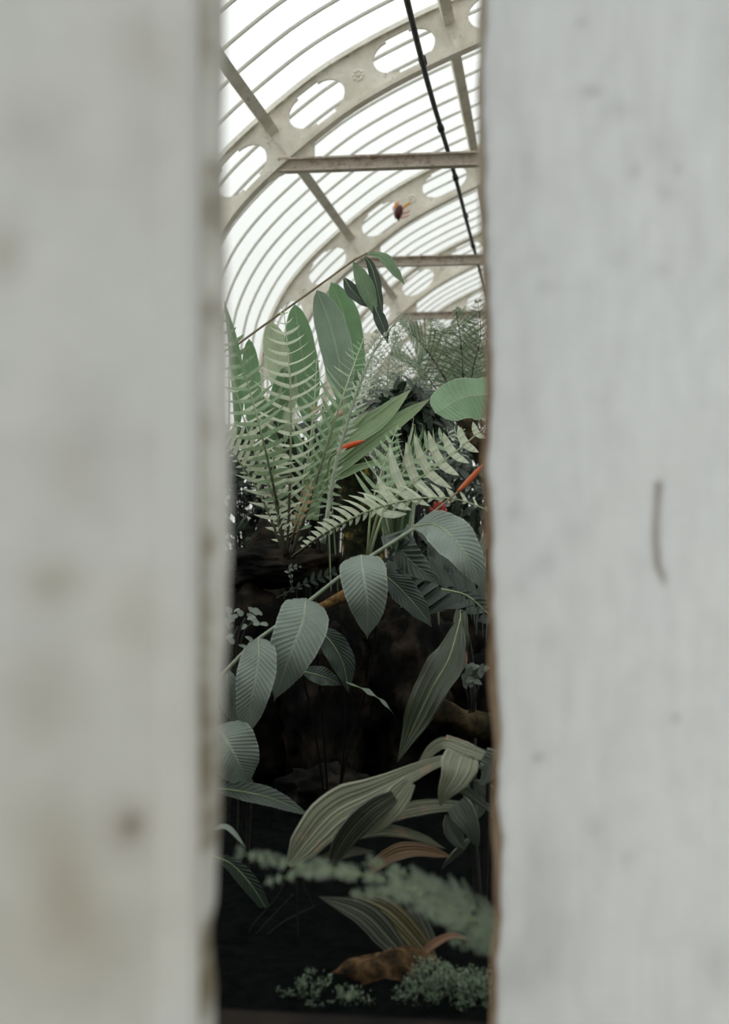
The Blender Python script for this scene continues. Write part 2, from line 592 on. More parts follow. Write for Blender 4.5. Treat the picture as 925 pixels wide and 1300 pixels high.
def add_frond(parent, stem_mat, mat, path, d, l_left, l_right, name='frond', step=14.5, w=2.5, r=2.2, **kw):
    """frond part with rachis mesh and a leaflets sub-part; lengths in pixels at depth d"""
    s = d / FPX
    a, b = MB(), MB()
    frond_geo(a, b, px(path, d), l_left * s, l_right * s, r=r * s, step=step * s, w=w * s, **kw)
    o = a.build(name, stem_mat, parent)
    b.build('leaflets', mat, o, kind='stuff')
    return o


def bipinnate(parent, stem_mat, mat, path, d, half, name='frond', step=9, pin_step=3.2, pin_len=6, pin_w=1.3, r=1.6, normal=None, lean=.5,
              seed=0, droop=.15, start=.1, rnd_n=.35, env=None, spread=.2):
    """feathery twice-divided frond"""
    rnd = random.Random(seed)
    s = d / FPX
    N = Vector(normal) if normal is not None else TOCAM
    raw = catmull(px(path, d), 60)
    a, b = MB(), MB()
    a.tube(raw[::3], lambda t: r * s * (1 - .7 * t), 6)
    L = sum((raw[i + 1] - raw[i]).length for i in range(60))
    k = max(3, int(L / (step * s)))
    env = env or (lambda t: min(1, .4 + 2 * t) * min(1, (1.03 - t) * 2.0))
    for i in range(k):
        t = start + (1 - start) * min(k - .01, max(0, i + .5 + rnd.uniform(-spread, spread))) / k
        idx = min(58, int(t * 60))
        p = raw[idx].lerp(raw[idx + 1], t * 60 - idx)
        T = (raw[idx + 1] - raw[idx]).normalized()
        S = T.cross(N).normalized()
        Nn = S.cross(T)
        for sd in (-1, 1):
            l = half * s * env(t) * rnd.uniform(max(.2, .85 - spread * .5), 1.1)
            if l < 2 * s:
                continue
            d0 = (S * sd + T * lean + Nn * rnd.uniform(-rnd_n, rnd_n)).normalized()
            d1 = (d0 + T * .25 + Vector((0, 0, -droop))).normalized()
            kk = max(3, int(l / (pin_step * s)))
            pts = [p]
            for j in range(kk):
                pts.append(pts[-1] + d0.lerp(d1, j / kk).normalized() * (l / kk))
            a.tube(pts[::2] if len(pts) > 4 else pts, r * s * .3, 3, cap=False)
            for j in range(1, kk + 1):
                q = pts[j]
                Tq = (pts[j] - pts[j - 1]).normalized()
                Sq = Tq.cross(N)
                if Sq.length < 1e-3:
                    Sq = Tq.orthogonal()
                Sq.normalize()
                e = pin_len * s * (1.1 - .75 * j / kk)
                for s2 in (-1, 1):
                    dd = (Sq * s2 + Tq * .6 + Vector((rnd.uniform(-.25, .25), rnd.uniform(-.25, .25), rnd.uniform(-.3, .2)))).normalized()
                    W = Tq * (pin_w * s)
                    b.add([q - W, q + W, q + dd * e + W * .3, q + dd * e - W * .3], [(0, 1, 2, 3)], [(0, 0), (1, 0), (1, 1), (0, 1)])
    o = a.build(name, stem_mat, parent)
    b.build('leaflets', mat, o, kind='stuff', smooth=False)
    return o


def boulder(name, c, size, mat, label, seed, rough=.22, sub=5, group=None):
    bm = bmesh.new()
    bmesh.ops.create_icosphere(bm, subdivisions=sub, radius=1)
    off = Vector((seed * 3.7, seed * 1.9, seed * 5.3))
    for v in bm.verts:
        n = v.co.normalized()
        k = 1 + rough * 1.5 * noise.noise(n * 1.3 + off) + rough * noise.noise(n * 2.9 + off) + rough * .5 * noise.noise(n * 6.5 + off) + rough * .25 * noise.noise(n * 15 + off)
        v.co = Vector((n.x * size[0], n.y * size[1], n.z * size[2])) * k
    me = bpy.data.meshes.new(name)
    bm.to_mesh(me)
    bm.free()
    me.polygons.foreach_set('use_smooth', [True] * len(me.polygons))
    me.materials.append(MATS[mat])
    o = bpy.data.objects.new(name, me)
    COL.objects.link(o)
    o.location = c
    return tag(o, label, 'rock', group)


# ------------------------------------------------------------------ the glasshouse
XM = 1.70                                                     # ridge line
BAYS = [4.3 + 3.0 * i for i in range(-1, 10)]
BAYS[0] = 1.76                 # rib positions along the house
Y_END = BAYS[-1]
prof_pts = [(-2.215, .95), (-2.215, 1.7), (-2.21, 2.3), (-2.205, 2.55), (-2.16, 2.84), (-2.07, 3.06), (-1.95, 3.25), (-1.80, 3.42), (-1.66, 3.55),
            (-1.50, 3.685), (-1.25, 3.872), (-1.03, 4.0), (-.80, 4.112), (-.535, 4.225), (-.15, 4.365), (.4, 4.52), (1.0, 4.65), (1.7, 4.74)]
ARC = catmull([Vector((x, 0, z)) for x, z in prof_pts], 160)
ARCL = [0.0]
for i in range(160):
    ARCL.append(ARCL[-1] + (ARC[i + 1] - ARC[i]).length)
ATOT = ARCL[-1]


def arc(s, off=0.0):
    """point at arc length s on the outer roof profile, moved inward by off"""
    s = min(max(s, 0), ATOT)
    k = 0
    lo_, hi_ = 0, 159
    while lo_ < hi_:
        k = (lo_ + hi_ + 1) // 2
        if ARCL[k] <= s:
            lo_ = k
        else:
            hi_ = k - 1
    k = lo_
    t = (s - ARCL[k]) / max(1e-9, ARCL[k + 1] - ARCL[k])
    p = ARC[k].lerp(ARC[k + 1], t)
    T = (ARC[min(k + 2, 160)] - ARC[max(k - 1, 0)]).normalized()
    return p + Vector((T.z, 0, -T.x)) * off


# arc length of the first purlin strip (where the rib is at x = -1.5)
S0 = min((i for i in range(161)), key=lambda i: abs(ARC[i].x + 1.565))
S0 = ARCL[S0]
PITCH = 1.16
BAND = .27


def flip(v):
    return Vector((2 * XM - v.x, v.y, v.z))


ceil = empty('ceiling', (0, 0, 0), 'curved glass roof of the greenhouse on cream painted iron ribs', None, None, 'structure')
ceil['category'] = 'roof'


def swept_bar(width, o0, o1, right, n=70, s_from=0.0):
    mb = MB()
    rows = []
    for i in range(n + 1):
        s = s_from + (ATOT - s_from) * i / n
        a, b = arc(s, o0), arc(s, o1)
        if right:
            a, b = flip(a), flip(b)
        y = Vector((0, width / 2, 0))
        rows += [a - y, a + y, b + y, b - y]
    F = []
    for i in range(n):
        for j in range(4):
            F.append((i * 4 + j, i * 4 + (j + 1) % 4, i * 4 + 4 + (j + 1) % 4, i * 4 + 4 + j))
    mb.add(rows, F)
    return mb


def pane_mesh(width, right):
    mb = MB()
    n = 60
    V, F, U = [], [], []
    for i in range(n + 1):
        a = arc(ATOT * i / n, .012)
        if right:
            a = flip(a)
        V += [a - Vector((0, width / 2, 0)), a + Vector((0, width / 2, 0))]
        U += [(0, i / n), (1, i / n)]
        if i:
            F.append((2 * i - 2, 2 * i - 1, 2 * i + 1, 2 * i))
    mb.add(V, F, U)
    return mb


def share(mesh_obj, y, parent):
    o = mesh_obj.copy()
    COL.objects.link(o)
    o.location = (0, y, 0)
    o.parent = parent
    return o


BAR_N = 9
first = {}
for right in (False, True):
    bars = pane = None
    for bi in range(len(BAYS) - 1):
        y0, y1 = BAYS[bi], BAYS[bi + 1]
        for k in range(BAR_N):
            ya = y0 + (y1 - y0) * (k + .5) / BAR_N - .08
            if pane is None:
                pane = pane_mesh(3.0 / BAR_N - .006, right).build('glass_pane', 'glass', ceil)
                pane.location.y = ya
            else:
                share(pane, ya, ceil)
            if k:
                yb = y0 + (y1 - y0) * k / BAR_N - .08
                if bars is None:
                    bars = swept_bar(.010, 0.0, .016, right).build('glazing_bar', 'bar_paint', ceil, smooth=False)
                    bars.location.y = yb
                else:
                    share(bars, yb, ceil)


def hole_outline(a, b):
    """oval opening with stepped shoulders, as (s, v) offsets"""
    pts = []
    c, h = .38 * a, .86 * b
    for q in range(13):
        th = math.pi / 2 - math.pi * q / 12
        pts.append((c + (a - c) * math.cos(th), h * math.sin(th)))
    pts += [(c, -b), (0, -b), (-c, -b)]
    for q in range(13):
        th = -math.pi / 2 - math.pi * q / 12
        pts.append((-c + (a - c) * math.cos(th), h * math.sin(th)))
    pts += [(-c, b), (0, b), (c, b)]
    return pts


def rib_mesh(right):
    """pierced web plate of one half rib"""
    mb = MB()
    th = .022
    fx = flip if right else (lambda v: v)

    def q(s, v):
        return fx(arc(s, BAND * (.5 - v)))

    cell = PITCH / 2
    s = S0 - cell * 12
    while s < ATOT:
        a, b = max(s, 0), min(s + cell, ATOT)
        if b - a > .01:
            whole = (b - a) > cell * .98
            if whole:
                sc = (a + b) / 2
                hp = hole_outline(.186, .375)
                op = []
                hs = (b - a) / 2
                for (x, v) in hp:
                    k = min(hs / max(1e-6, abs(x)), .5 / max(1e-6, abs(v)))
                    op.append((x * k, v * k))
                n = len(hp)
                V = []
                for y in (-th / 2, th / 2):
                    for L in (hp, op):
                        V += [q(sc + x, v) + Vector((0, y, 0)) for x, v in L]
                F = []
                for i in range(n):
                    j = (i + 1) % n
                    F += [(i, j, n + j, n + i), (2 * n + i, 3 * n + i, 3 * n + j, 2 * n + j), (i, 2 * n + i, 2 * n + j, j)]
                mb.add(V, F)
            else:
                m_ = 6
                V = []
                for i in range(m_ + 1):
                    ss = a + (b - a) * i / m_
                    for y in (-th / 2, th / 2):
                        V += [q(ss, -.5) + Vector((0, y, 0)), q(ss, .5) + Vector((0, y, 0))]
                F = []
                for i in range(m_):
                    o = 4 * i
                    F += [(o, o + 1, o + 5, o + 4), (o + 2, o + 6, o + 7, o + 3)]
                mb.add(V, F)
        s += cell
    return mb


def flange(right, inner):
    return swept_bar(.085, BAND - .012 if inner else -.012, BAND + .012 if inner else .012, right)


def cell_marks(right, odd):
    """cover strips (odd False) or rosettes (odd True) along one half rib, each its own mesh builder"""
    fx = flip if right else (lambda v: v)
    res = []
    s = S0 - PITCH * 6 + (PITCH / 2 if odd else 0)
    while s < ATOT:
        if s > .1:
            mb = MB()
            if not odd:
                a, b = arc(s, .012), arc(s, BAND - .012)
                T = (arc(s + .02) - arc(s - .02)).normalized() * .022
                a0, a1, b0, b1 = fx(a - T), fx(a + T), fx(b - T), fx(b + T)
                V = []
                for y in (-.026, .026):
                    V += [v + Vector((0, y, 0)) for v in (a0, a1, b1, b0)]
                mb.add(V, [(0, 1, 2, 3), (7, 6, 5, 4), (0, 4, 5, 1), (1, 5, 6, 2), (2, 6, 7, 3), (3, 7, 4, 0)])
            else:
                c = fx(arc(s, BAND * .5))
                for side in (-1, 1):
                    cc = c + Vector((0, side * .011, 0))
                    ring = []
                    for p in range(8):
                        an = p * math.pi / 4
                        pc = cc + Vector((math.cos(an) * .026, 0, math.sin(an) * .026))
                        V = [pc + Vector((math.cos(e * math.pi / 3) * .013, side * .001, math.sin(e * math.pi / 3) * .013)) for e in range(6)]
                        V.append(pc + Vector((0, side * .012, 0)))
                        mb.add(V, [(e, (e + 1) % 6, 6) for e in range(6)])
                    V = [cc + Vector((math.cos(e * math.pi / 4) * .014, 0, math.sin(e * math.pi / 4) * .014)) for e in range(8)]
                    V.append(cc + Vector((0, side * .018, 0)))
                    mb.add(V, [(e, (e + 1) % 8, 8) for e in range(8)])
            res.append((s, mb))
        s += PITCH
    return res


TIE_Z = 3.375
S_T = ARCL[min(range(60, 150), key=lambda i: abs(arc(ARCL[i], BAND).z - TIE_Z))]
TIE_X0 = arc(S_T, BAND).x
rib_proto = []
for bi, Y in enumerate(BAYS):
    if bi == 0:
        web = {}
        for right in (False, True):
            r = rib_mesh(right).build('arched_rib', 'iron_paint', ceil, smooth=False)
            kids = [flange(right, False).build('flange', 'iron_paint', r, smooth=False), flange(right, True).build('flange', 'iron_paint', r, smooth=False)]
            for s, mb in cell_marks(right, False):
                kids.append(mb.build('cover_strip', 'iron_paint', r, smooth=False))
            for s, mb in cell_marks(right, True):
                kids.append(mb.build('rosette', 'iron_paint', r, smooth=False))
            # the bracket where the tie meets the rib
            g = MB()
            fx = flip if right else (lambda v: v)
            up_, dn_ = [], []
            for i in range(13):
                a = arc(S_T + .245 * i / 12, BAND)
                up_ += [a, Vector((a.x, 0, TIE_Z))]
                k = i / 12
                c = arc(S_T - .30 * k, BAND)
                dn_ += [c, Vector((c.x + .15 * (1 - k) ** 2, 0, c.z))]
            for L_ in (up_, dn_):
                for y in (-.008, .008):
                    g.add([fx(v) + Vector((0, y, 0)) for v in L_], [(2 * i, 2 * i + 1, 2 * i + 3, 2 * i + 2) for i in range(12)])
            kids.append(g.build('bracket', 'iron_paint', r, smooth=False))
            r.location.y = Y
            rib_proto.append((r, kids))
    else:
        for r, kids in rib_proto:
            c = share(r, Y, ceil)
            for k_ in kids:
                kc = k_.copy()
                COL.objects.link(kc)
                kc.parent = c
# tie bars across the house at each rib
tie = None
for Y in BAYS[1:]:
    if tie is None:
        mb = MB()
        x0, x1 = TIE_X0 - .02, 2 * XM - TIE_X0 + .02
        mb.box((x0, -.012, TIE_Z - .026), (x1, .012, TIE_Z + .026))
        mb.box((x0, -.045, TIE_Z + .026), (x1, .045, TIE_Z + .036))
        mb.box((x0, -.035, TIE_Z - .036), (x1, .035, TIE_Z - .026))
        tie = mb.build('tie_bar', 'iron_tie', ceil, smooth=False)
        tie.location.y = Y
    else:
        share(tie, Y, ceil)

# purlins: one length per bay, fixed at the cover strips
for right in (False, True):
    fx = flip if right else (lambda v: v)
    s = S0
    while s < ATOT + .1:
        src = None
        ss = min(s, ATOT)
        c = arc(ss, .085)
        T = (arc(ss + .02) - arc(ss - .02)).normalized()
        Nn = Vector((T.z, 0, -T.x))
        mb = MB()
        V = []
        L = 3.0 - .03
        for y in (-L / 2, L / 2):
            for a, b in ((-.030, -.03), (.030, -.03), (.030, .03), (-.030, .03)):
                V.append(fx(c + T * a + Nn * b) + Vector((0, y, 0)))
        mb.add(V, [(0, 1, 2, 3), (7, 6, 5, 4), (0, 4, 5, 1), (1, 5, 6, 2), (2, 6, 7, 3), (3, 7, 4, 0)])
        for bi in range(len(BAYS) - 1):
            ym = (BAYS[bi] + BAYS[bi + 1]) / 2
            if src is None:
                src = mb.build('purlin', 'iron_paint', ceil, smooth=False)
                src.location.y = ym
            else:
                share(src, ym, ceil)
        s += PITCH

# ridge beam
mb = MB()
mb.box((XM - .06, BAYS[0], 4.58), (XM + .06, Y_END, 4.76))
mb.build('ridge_beam', 'iron_paint', ceil, smooth=False)

# low plinth walls under the glass, end wall, floor and ground outside
for nm, lab, xa, xb in (('wall_left', 'low cream plastered wall under the glass behind the ferns', -2.36, -2.16), ('wall_right', 'low cream plastered wall under the glass across the path', 2 * XM + 2.16, 2 * XM + 2.36)):
    mb = MB()
    mb.box((xa, BAYS[0], 0), (xb, Y_END, .93))
    mb.box((xa - .03, BAYS[0], .93), (xb + .03, Y_END, .985))
    tag(mb.build(nm, 'plinth', smooth=False), lab, 'wall', kind='structure')
mb = MB()
mb.box((-2.36, Y_END, 0), (2 * XM + 2.36, Y_END + .15, 1.0))
back = tag(mb.build('wall_back', 'plinth', smooth=False), 'low cream end wall with tall glazing above it', 'wall', kind='structure')
ew = MB()
for i in range(25):
    x = -2.2 + (2 * XM + 4.4) * i / 24
    ztop = 4.7 - 2.2 * max(0, (abs(x - XM) / 3.92)) ** 2.6
    b = MB()
    b.box((x - .02, Y_END + .03, 1.0), (x + .02, Y_END + .09, ztop))
    b.build('glazing_bar', 'bar_paint', back, smooth=False)
    if i < 24:
        x1 = -2.2 + (2 * XM + 4.4) * (i + 1) / 24
        z1 = 4.7 - 2.2 * max(0, (abs(x1 - XM) / 3.92)) ** 2.6
        b = MB()
        b.add([(x + .02, Y_END + .06, 1), (x1 - .02, Y_END + .06, 1), (x1 - .02, Y_END + .06, z1), (x + .02, Y_END + .06, ztop)], [(0, 1, 2, 3)])
        b.build('glass_pane', 'glass', back, smooth=False)

mb = MB()
mb.box((-2.2, 1.3, -.1), (2 * XM + 2.2, Y_END, 0))
tag(mb.build('floor', 'gravel', smooth=False), 'dark gravel floor inside the greenhouse', 'floor', kind='structure')
mb = MB()
mb.box((-60, -60, -.3), (60, 90, -.1))
tag(mb.build('ground', 'outdoor_ground', smooth=False), 'pale gravel ground outside the greenhouse', 'ground', kind='structure')

# front wall with the doorway, lintel, and the two sliding door leaves
DO_L, DO_R = -.88, .95
mb = MB()
mb.box((-2.5, 1.66, -.1), (DO_L, 1.76, 2.75))
mb.box((DO_R, 1.66, -.1), (2 * XM + 2.5, 1.76, 2.75))
mb.box((DO_L, 1.66, 2.42), (DO_R, 1.76, 2.75))
tag(mb.build('wall_front', 'masonry', smooth=False), 'pale plastered front wall around the greenhouse doorway', 'wall', kind='structure')
for y, nm, lab in ((1.02, 'trim_1', 'rusted sliding rail above the outer door leaf'), (1.615, 'trim_2', 'rusted sliding rail above the inner door leaf')):
    mb = MB()
    mb.box((-1.9, y - .025, 2.44), (2.3, y + .025, 2.50))
    rail = tag(mb.build(nm, 'rusted_track', smooth=False), lab, 'rail', kind='structure')
    for x in (-1.7, -.4, .9, 2.1):
        mb = MB()
        mb.box((x - .02, y, 2.50), (x + .02, 1.66, 2.54))
        mb.build('wall_bracket', 'rusted_track', rail, smooth=False)


def smooth_tab(tab, y):
    for (a, x), (b, z) in zip(tab, tab[1:]):
        if y <= b:
            k = (y - a) / (b - a)
            k = k * k * (3 - 2 * k)
            return x + (z - x) * k
    return tab[-1][1]


def blob(x, y, bx, by, rx, ry):
    return math.exp(-(((x - bx) / rx) ** 2 + ((y - by) / ry) ** 2))


def wear_light_mesh(name, mat, Y, thick, xl_fn, xr_fn, z0, z1, wear_light, parent, step=.006, round_edge=None, nx=None):
    """upright slab at depth Y between two (uneven) sides given as functions of z; wear(px, py) gives the paint multiplier"""
    nz = int((z1 - z0) / step)
    if nx is None:
        nx = int((xr_fn(1.5) - xl_fn(1.5)) / step)
    V, F, C = [], [], []

    def pixel(v):
        r = v - EYE
        d = r.dot(FWD)
        return CX + r.dot(RGT) / d * FPX, CY - r.z / d * FPX

    for i in range(nz + 1):
        z = z0 + (z1 - z0) * i / nz
        a, b = xl_fn(z), xr_fn(z)
        for j in range(nx + 1):
            x = a + (b - a) * j / nx
            dy = 0
            if round_edge:
                dy = round_edge(x - a, b - x)
            v = Vector((x, Y + dy, z))
            V.append(v)
            C.append(wear_light(*pixel(v)))
    n0 = len(V)
    for i in range(nz):
        for j in range(nx):
            a = i * (nx + 1) + j
            F.append((a, a + 1, a + nx + 2, a + nx + 1))
    # back face and rims
    bl = []
    for i in range(nz + 1):
        for j in (0, nx):
            v = V[i * (nx + 1) + j].copy()
            v.y = Y + thick
            bl.append(len(V))
            V.append(v)
            C.append(C[i * (nx + 1) + j])
    for i in range(nz):
        a, b = i * (nx + 1), (i + 1) * (nx + 1)
        F.append((a, b, bl[2 * i + 2], bl[2 * i]))
        F.append((a + nx, bl[2 * i + 1], bl[2 * i + 3], b + nx))
        F.append((bl[2 * i], bl[2 * i + 2], bl[2 * i + 3], bl[2 * i + 1]))
    mb = MB()
    mb.add(V, F)
    o = mb.build(name, mat, parent, smooth=False)
    at = o.data.color_attributes.new('wear_light', 'FLOAT_COLOR', 'POINT')
    flat = []
    for c in C:
        flat += [c[0], c[1], c[2], 1]
    at.data.foreach_set('color', flat)
    return o


def lerp3(a, b, t):
    t = max(0, min(1, t))
    return tuple(x + (y - x) * t for x, y in zip(a, b))


def nz2(x, y, s, seed=0.0):
    return noise.noise(Vector((x / s + seed, y / s - seed, seed * .7)))


YL, YR = 1.0, 1.6


def zpix(Y, y):
    return on_y(280, y, Y).z


# --- left leaf (outer, nearest the viewer)
LEFT_EDGE = [(-900, 282), (0, 281), (120, 279), (200, 280), (330, 283), (460, 287), (560, 288), (700, 287), (800, 284), (900, 279), (1060, 275), (1100, 272), (1180, 268), (1225, 262), (1300, 267), (2600, 270)]
STAIN_L = [(440, 20, 60, 60, .06), (190, 55, 60, 60, .10), (50, 160, 60, 60, .07), (8, 320, 25, 40, .14), (195, 200, 40, 90, .05), (90, 590, 60, 70, .08), (65, 740, 40, 30, .15),
           (170, 790, 40, 50, .10), (190, 570, 30, 30, .05), (60, 1050, 60, 50, .09), (85, 1120, 45, 70, .12), (120, 1200, 60, 80, .11), (60, 890, 50, 60, .09), (30, 1200, 60, 90, .08)]


def wear_tone_left(x, y):
    g = 1.0 + .06 * nz2(x, y * .6, 120, 3.1) + .05 * nz2(x, y, 50, 7)
    st = 0
    for bx, by, rx, ry, s in STAIN_L:
        st += 1.6 * s * blob(x, y, bx, by, rx, ry)
    warm = max(0, min(1, (y - 400) / 700)) * .5 + .2 * nz2(x, y * .5, 170, 9)  # tone turns warmer and darker towards the bottom
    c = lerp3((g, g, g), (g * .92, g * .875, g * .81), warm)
    c = (c[0] * (1 - .88 * st), c[1] * (1 - st), c[2] * (1 - 1.25 * st))
    # a rusty nail head
    c = lerp3(c, (.22, .155, .12), .98 * blob(x, y, 166, 1048, 13, 16))
    c = lerp3(c, (.55, .48, .40), .55 * blob(x, y, 163, 1050, 34, 42))
    return c


# brown bare patches along the edge strip (centre x, y, radii, strength)
CHIP_L = [(263, 40, 14, 60, .35), (268, 60, 8, 45, .30), (270, 215, 9, 18, .45), (267, 265, 10, 48, .55), (266, 400, 10, 26, .45), (255, 440, 9, 22, .28), (258, 545, 11, 22, .30), (255, 600, 9, 55, .22),
          (262, 690, 8, 24, .65), (264, 640, 9, 22, .2), (259, 800, 9, 90, .62), (257, 950, 10, 110, .80), (262, 1040, 16, 30, .65), (258, 1070, 20, 12, .65), (258, 1205, 16, 28, 1.0), (253, 1250, 18, 40, .9), (246, 1285, 9, 18, .4)]


def wear_strip(x, y):
    g = 1.0 + .05 * nz2(x, y, 30, 5)
    c = (g, g * .985, g * .95)
    k = 0
    for bx, by, rx, ry, s in CHIP_L:
        k = max(k, s * blob(x, y, bx, by, rx * 1.5, ry * 1.1))
    k *= .8 + .5 * (nz2(x, y, 14, 2) + .3)
    return lerp3(c, (.30, .245, .15), max(0, k) * 1.35)


door_l = empty('door_1', (on_y(100, 640, YL).x, YL, .02), 'blurred white painted outer door leaf with a nail and bare brown patches along its rounded edge', 'door', None, 'structure')
XS = on_y(249, 640, YL).x
wear_light_mesh('door_panel', 'door_paint_warm', YL, .045, lambda z: XS - .90, lambda z: XS, .05, 2.42, wear_tone_left, door_l, step=.008,
          round_edge=lambda a, b: (0.005 * (1 - b / .010) ** 2 if b < .010 else 0))


def left_edge_x(z):
    y = CY - (z - 1.5) / YL * FPX
    return on_y(smooth_tab(LEFT_EDGE, y) - 8, y, YL + .010).x + .0012 * noise.noise(Vector((z * 38, 1.3, 0)))


wear_light_mesh('edge_strip', 'door_paint_warm', YL + .010, .034, lambda z: XS - .004, left_edge_x, .05, 2.42, wear_strip, door_l, step=.005, nx=10)
mb = MB()
BX = (on_y(196, 640, YL).x + on_y(240, 640, YL).x) / 2
bw = .015
V, F, BC = [], [], []
for k in range(161):
    z = .05 + 2.37 * k / 160
    for e in range(13):
        an = math.pi * e / 12
        V.append(Vector((BX - math.cos(an) * bw, YL - math.sin(an) * .0022, z)))
        w_ = wear_tone_left(190 + 4 * e, CY - (z - 1.5) * FPX)
        BC += [min(1, w_[0] * 1.03), min(1, w_[1] * 1.03), min(1, w_[2] * 1.03), 1.0]  # bead colour brightened to paint in the light the moulding catches
    if k:
        F += [((k - 1) * 13 + e, (k - 1) * 13 + e + 1, k * 13 + e + 1, k * 13 + e) for e in range(12)]
mb.add(V, F)
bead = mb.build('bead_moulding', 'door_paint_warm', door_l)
bead.data.color_attributes.new('wear_light', 'FLOAT_COLOR', 'POINT').data.foreach_set('color', BC)

# --- right leaf (inner)
RIGHT_EDGE = [(-900, 607), (0, 608), (150, 606), (240, 607), (330, 612), (430, 616), (500, 617), (590, 612), (650, 616), (700, 617), (760, 620), (850, 621), (950, 627), (1020, 624), (1090, 627), (1160, 629), (1230, 623), (1300, 622), (2600, 622)]
SPOT_R = [(738, 28, 9, 7, .10), (750, 116, 14, 9, .16), (785, 140, 30, 14, .07), (835, 190, 26, 22, .07), (805, 218, 8, 10, .10), (860, 216, 6, 9, .12), (846, 246, 12, 14, .09), (670, 210, 14, 60, .07),
          (690, 330, 12, 14, .07), (692, 365, 14, 14, .08), (785, 330, 14, 12, .05), (842, 342, 14, 10, .07), (880, 290, 16, 60, .06), (652, 650, 12, 14, .09), (690, 715, 16, 18, .09), (660, 745, 14, 16, .07),
          (735, 680, 24, 24, .05), (858, 912, 7, 7, .14), (683, 962, 7, 6, .18), (755, 1050, 12, 14, .08), (795, 1088, 10, 14, .09), (685, 1105, 22, 60, .09), (690, 1210, 40, 60, .10), (650, 1240, 22, 30, .10),
          (912, 1225, 20, 30, .09), (700, 815, 24, 18, .06), (668, 480, 18, 90, .05), (640, 70, 26, 90, .05), (915, 60, 26, 90, .07), (650, 300, 20, 120, .05)]


def wear_light_right(x, y):
    g = 1.0 + .05 * nz2(x, y * .4, 60, 1.7) + .045 * nz2(x, y * .7, 24, 4.4) + .04 * nz2(x * 1.6, y * .25, 18, 2.2)
    for bx, by, rx, ry, s in SPOT_R:
        g -= 1.5 * s * blob(x, y, bx, by, rx, ry)
    warm = max(0, min(1, (y - 500) / 700)) * .35 + .15 * nz2(x, y * .6, 90, 6) + .05  # sky light fading downward, put into the paint colour, plus random drift
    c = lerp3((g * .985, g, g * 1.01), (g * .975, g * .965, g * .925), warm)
    # rusty scratch
    cx_ = smooth_tab([(600, 836), (680, 832), (712, 834), (740, 842), (760, 848)], y)
    w_ = smooth_tab([(606, 0), (616, 1), (640, .85), (726, 1), (752, 0)], y) if 606 < y < 752 else 0
    c = lerp3(c, (.26, .20, .165), .85 * w_ * math.exp(-((x - cx_) / 5.0) ** 2))
    return c


def right_edge_x(z):
    y = CY - (z - 1.5) / YR * FPX
    return on_y(smooth_tab(RIGHT_EDGE, y) + 8, y, YR).x + .0035 * noise.noise(Vector((z * 17, 4.3, 0))) + .002 * noise.noise(Vector((z * 45, 2.3, 0)))


def right_core_x(z):
    y = CY - (z - 1.5) / YR * FPX
    return on_y(smooth_tab(RIGHT_EDGE, y) - 1, y, YR + .012).x + .0025 * noise.noise(Vector((z * 26, 9.3, 0)))


def wear_core(x, y):
    k = .5 + .5 * nz2(x, y, 22, 8)
    top = max(0, min(1, (520 - y) / 420))
    c = lerp3((.34, .19, .10), (.66, .50, .35), k)
    return lerp3(c, (.86, .80, .70), top * .75)


XR0 = on_y(900, 640, YR).x
door_r = empty('door_2', (XR0, YR, .02), 'white painted inner door leaf with a rusty scratch and a bare brown edge', 'door', None, 'structure')
wear_light_mesh('door_panel', 'door_paint_cool', YR, .03, right_edge_x, lambda z: XR0 + .75, .05, 2.42, wear_light_right, door_r, step=.0045,
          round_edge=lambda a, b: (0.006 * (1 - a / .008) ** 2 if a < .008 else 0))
wear_light_mesh('edge_core', 'door_paint_warm', YR + .012, .026, right_core_x, lambda z: right_edge_x(z) + .012, .05, 2.42, wear_core, door_r, step=.006, nx=5)

# ------------------------------------------------------------------ planting bed
SOIL = .50
bed = empty('planting_bed', (-.8, 1.9, 0), 'raised bed of black soil behind a dark timber board', 'planting bed')
nxs, nys = 46, 90
V, F = [], []
for i in range(nys + 1):
    for j in range(nxs + 1):
        x = -2.15 + 3.1 * j / nxs
        y = 1.86 + 13.0 * (i / nys) ** 1.4
        V.append((x, y, SOIL + .05 * noise.noise(Vector((x * 3, y * 3, 0))) + .02 * noise.noise(Vector((x * 11, y * 11, 3)))))
for i in range(nys):
    for j in range(nxs):
        a = i * (nxs + 1) + j
        F.append((a, a + 1, a + nxs + 2, a + nxs + 1))
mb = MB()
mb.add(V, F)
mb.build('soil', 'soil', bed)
for x0, y0, x1, y1, h in ((-2.15, 1.80, .97, 1.86, .782), (.95, 1.86, 1.0, 14.8, .62), (-2.15, 14.8, 1.0, 14.86, .62)):
    mb = MB()
    mb.box((x0, y0, 0), (x1, y1, h))
    mb.build('edging_board', 'bed_board', bed, smooth=False)


def soil_at(p, z=SOIL - .01):
    return Vector((p.x, p.y, z))


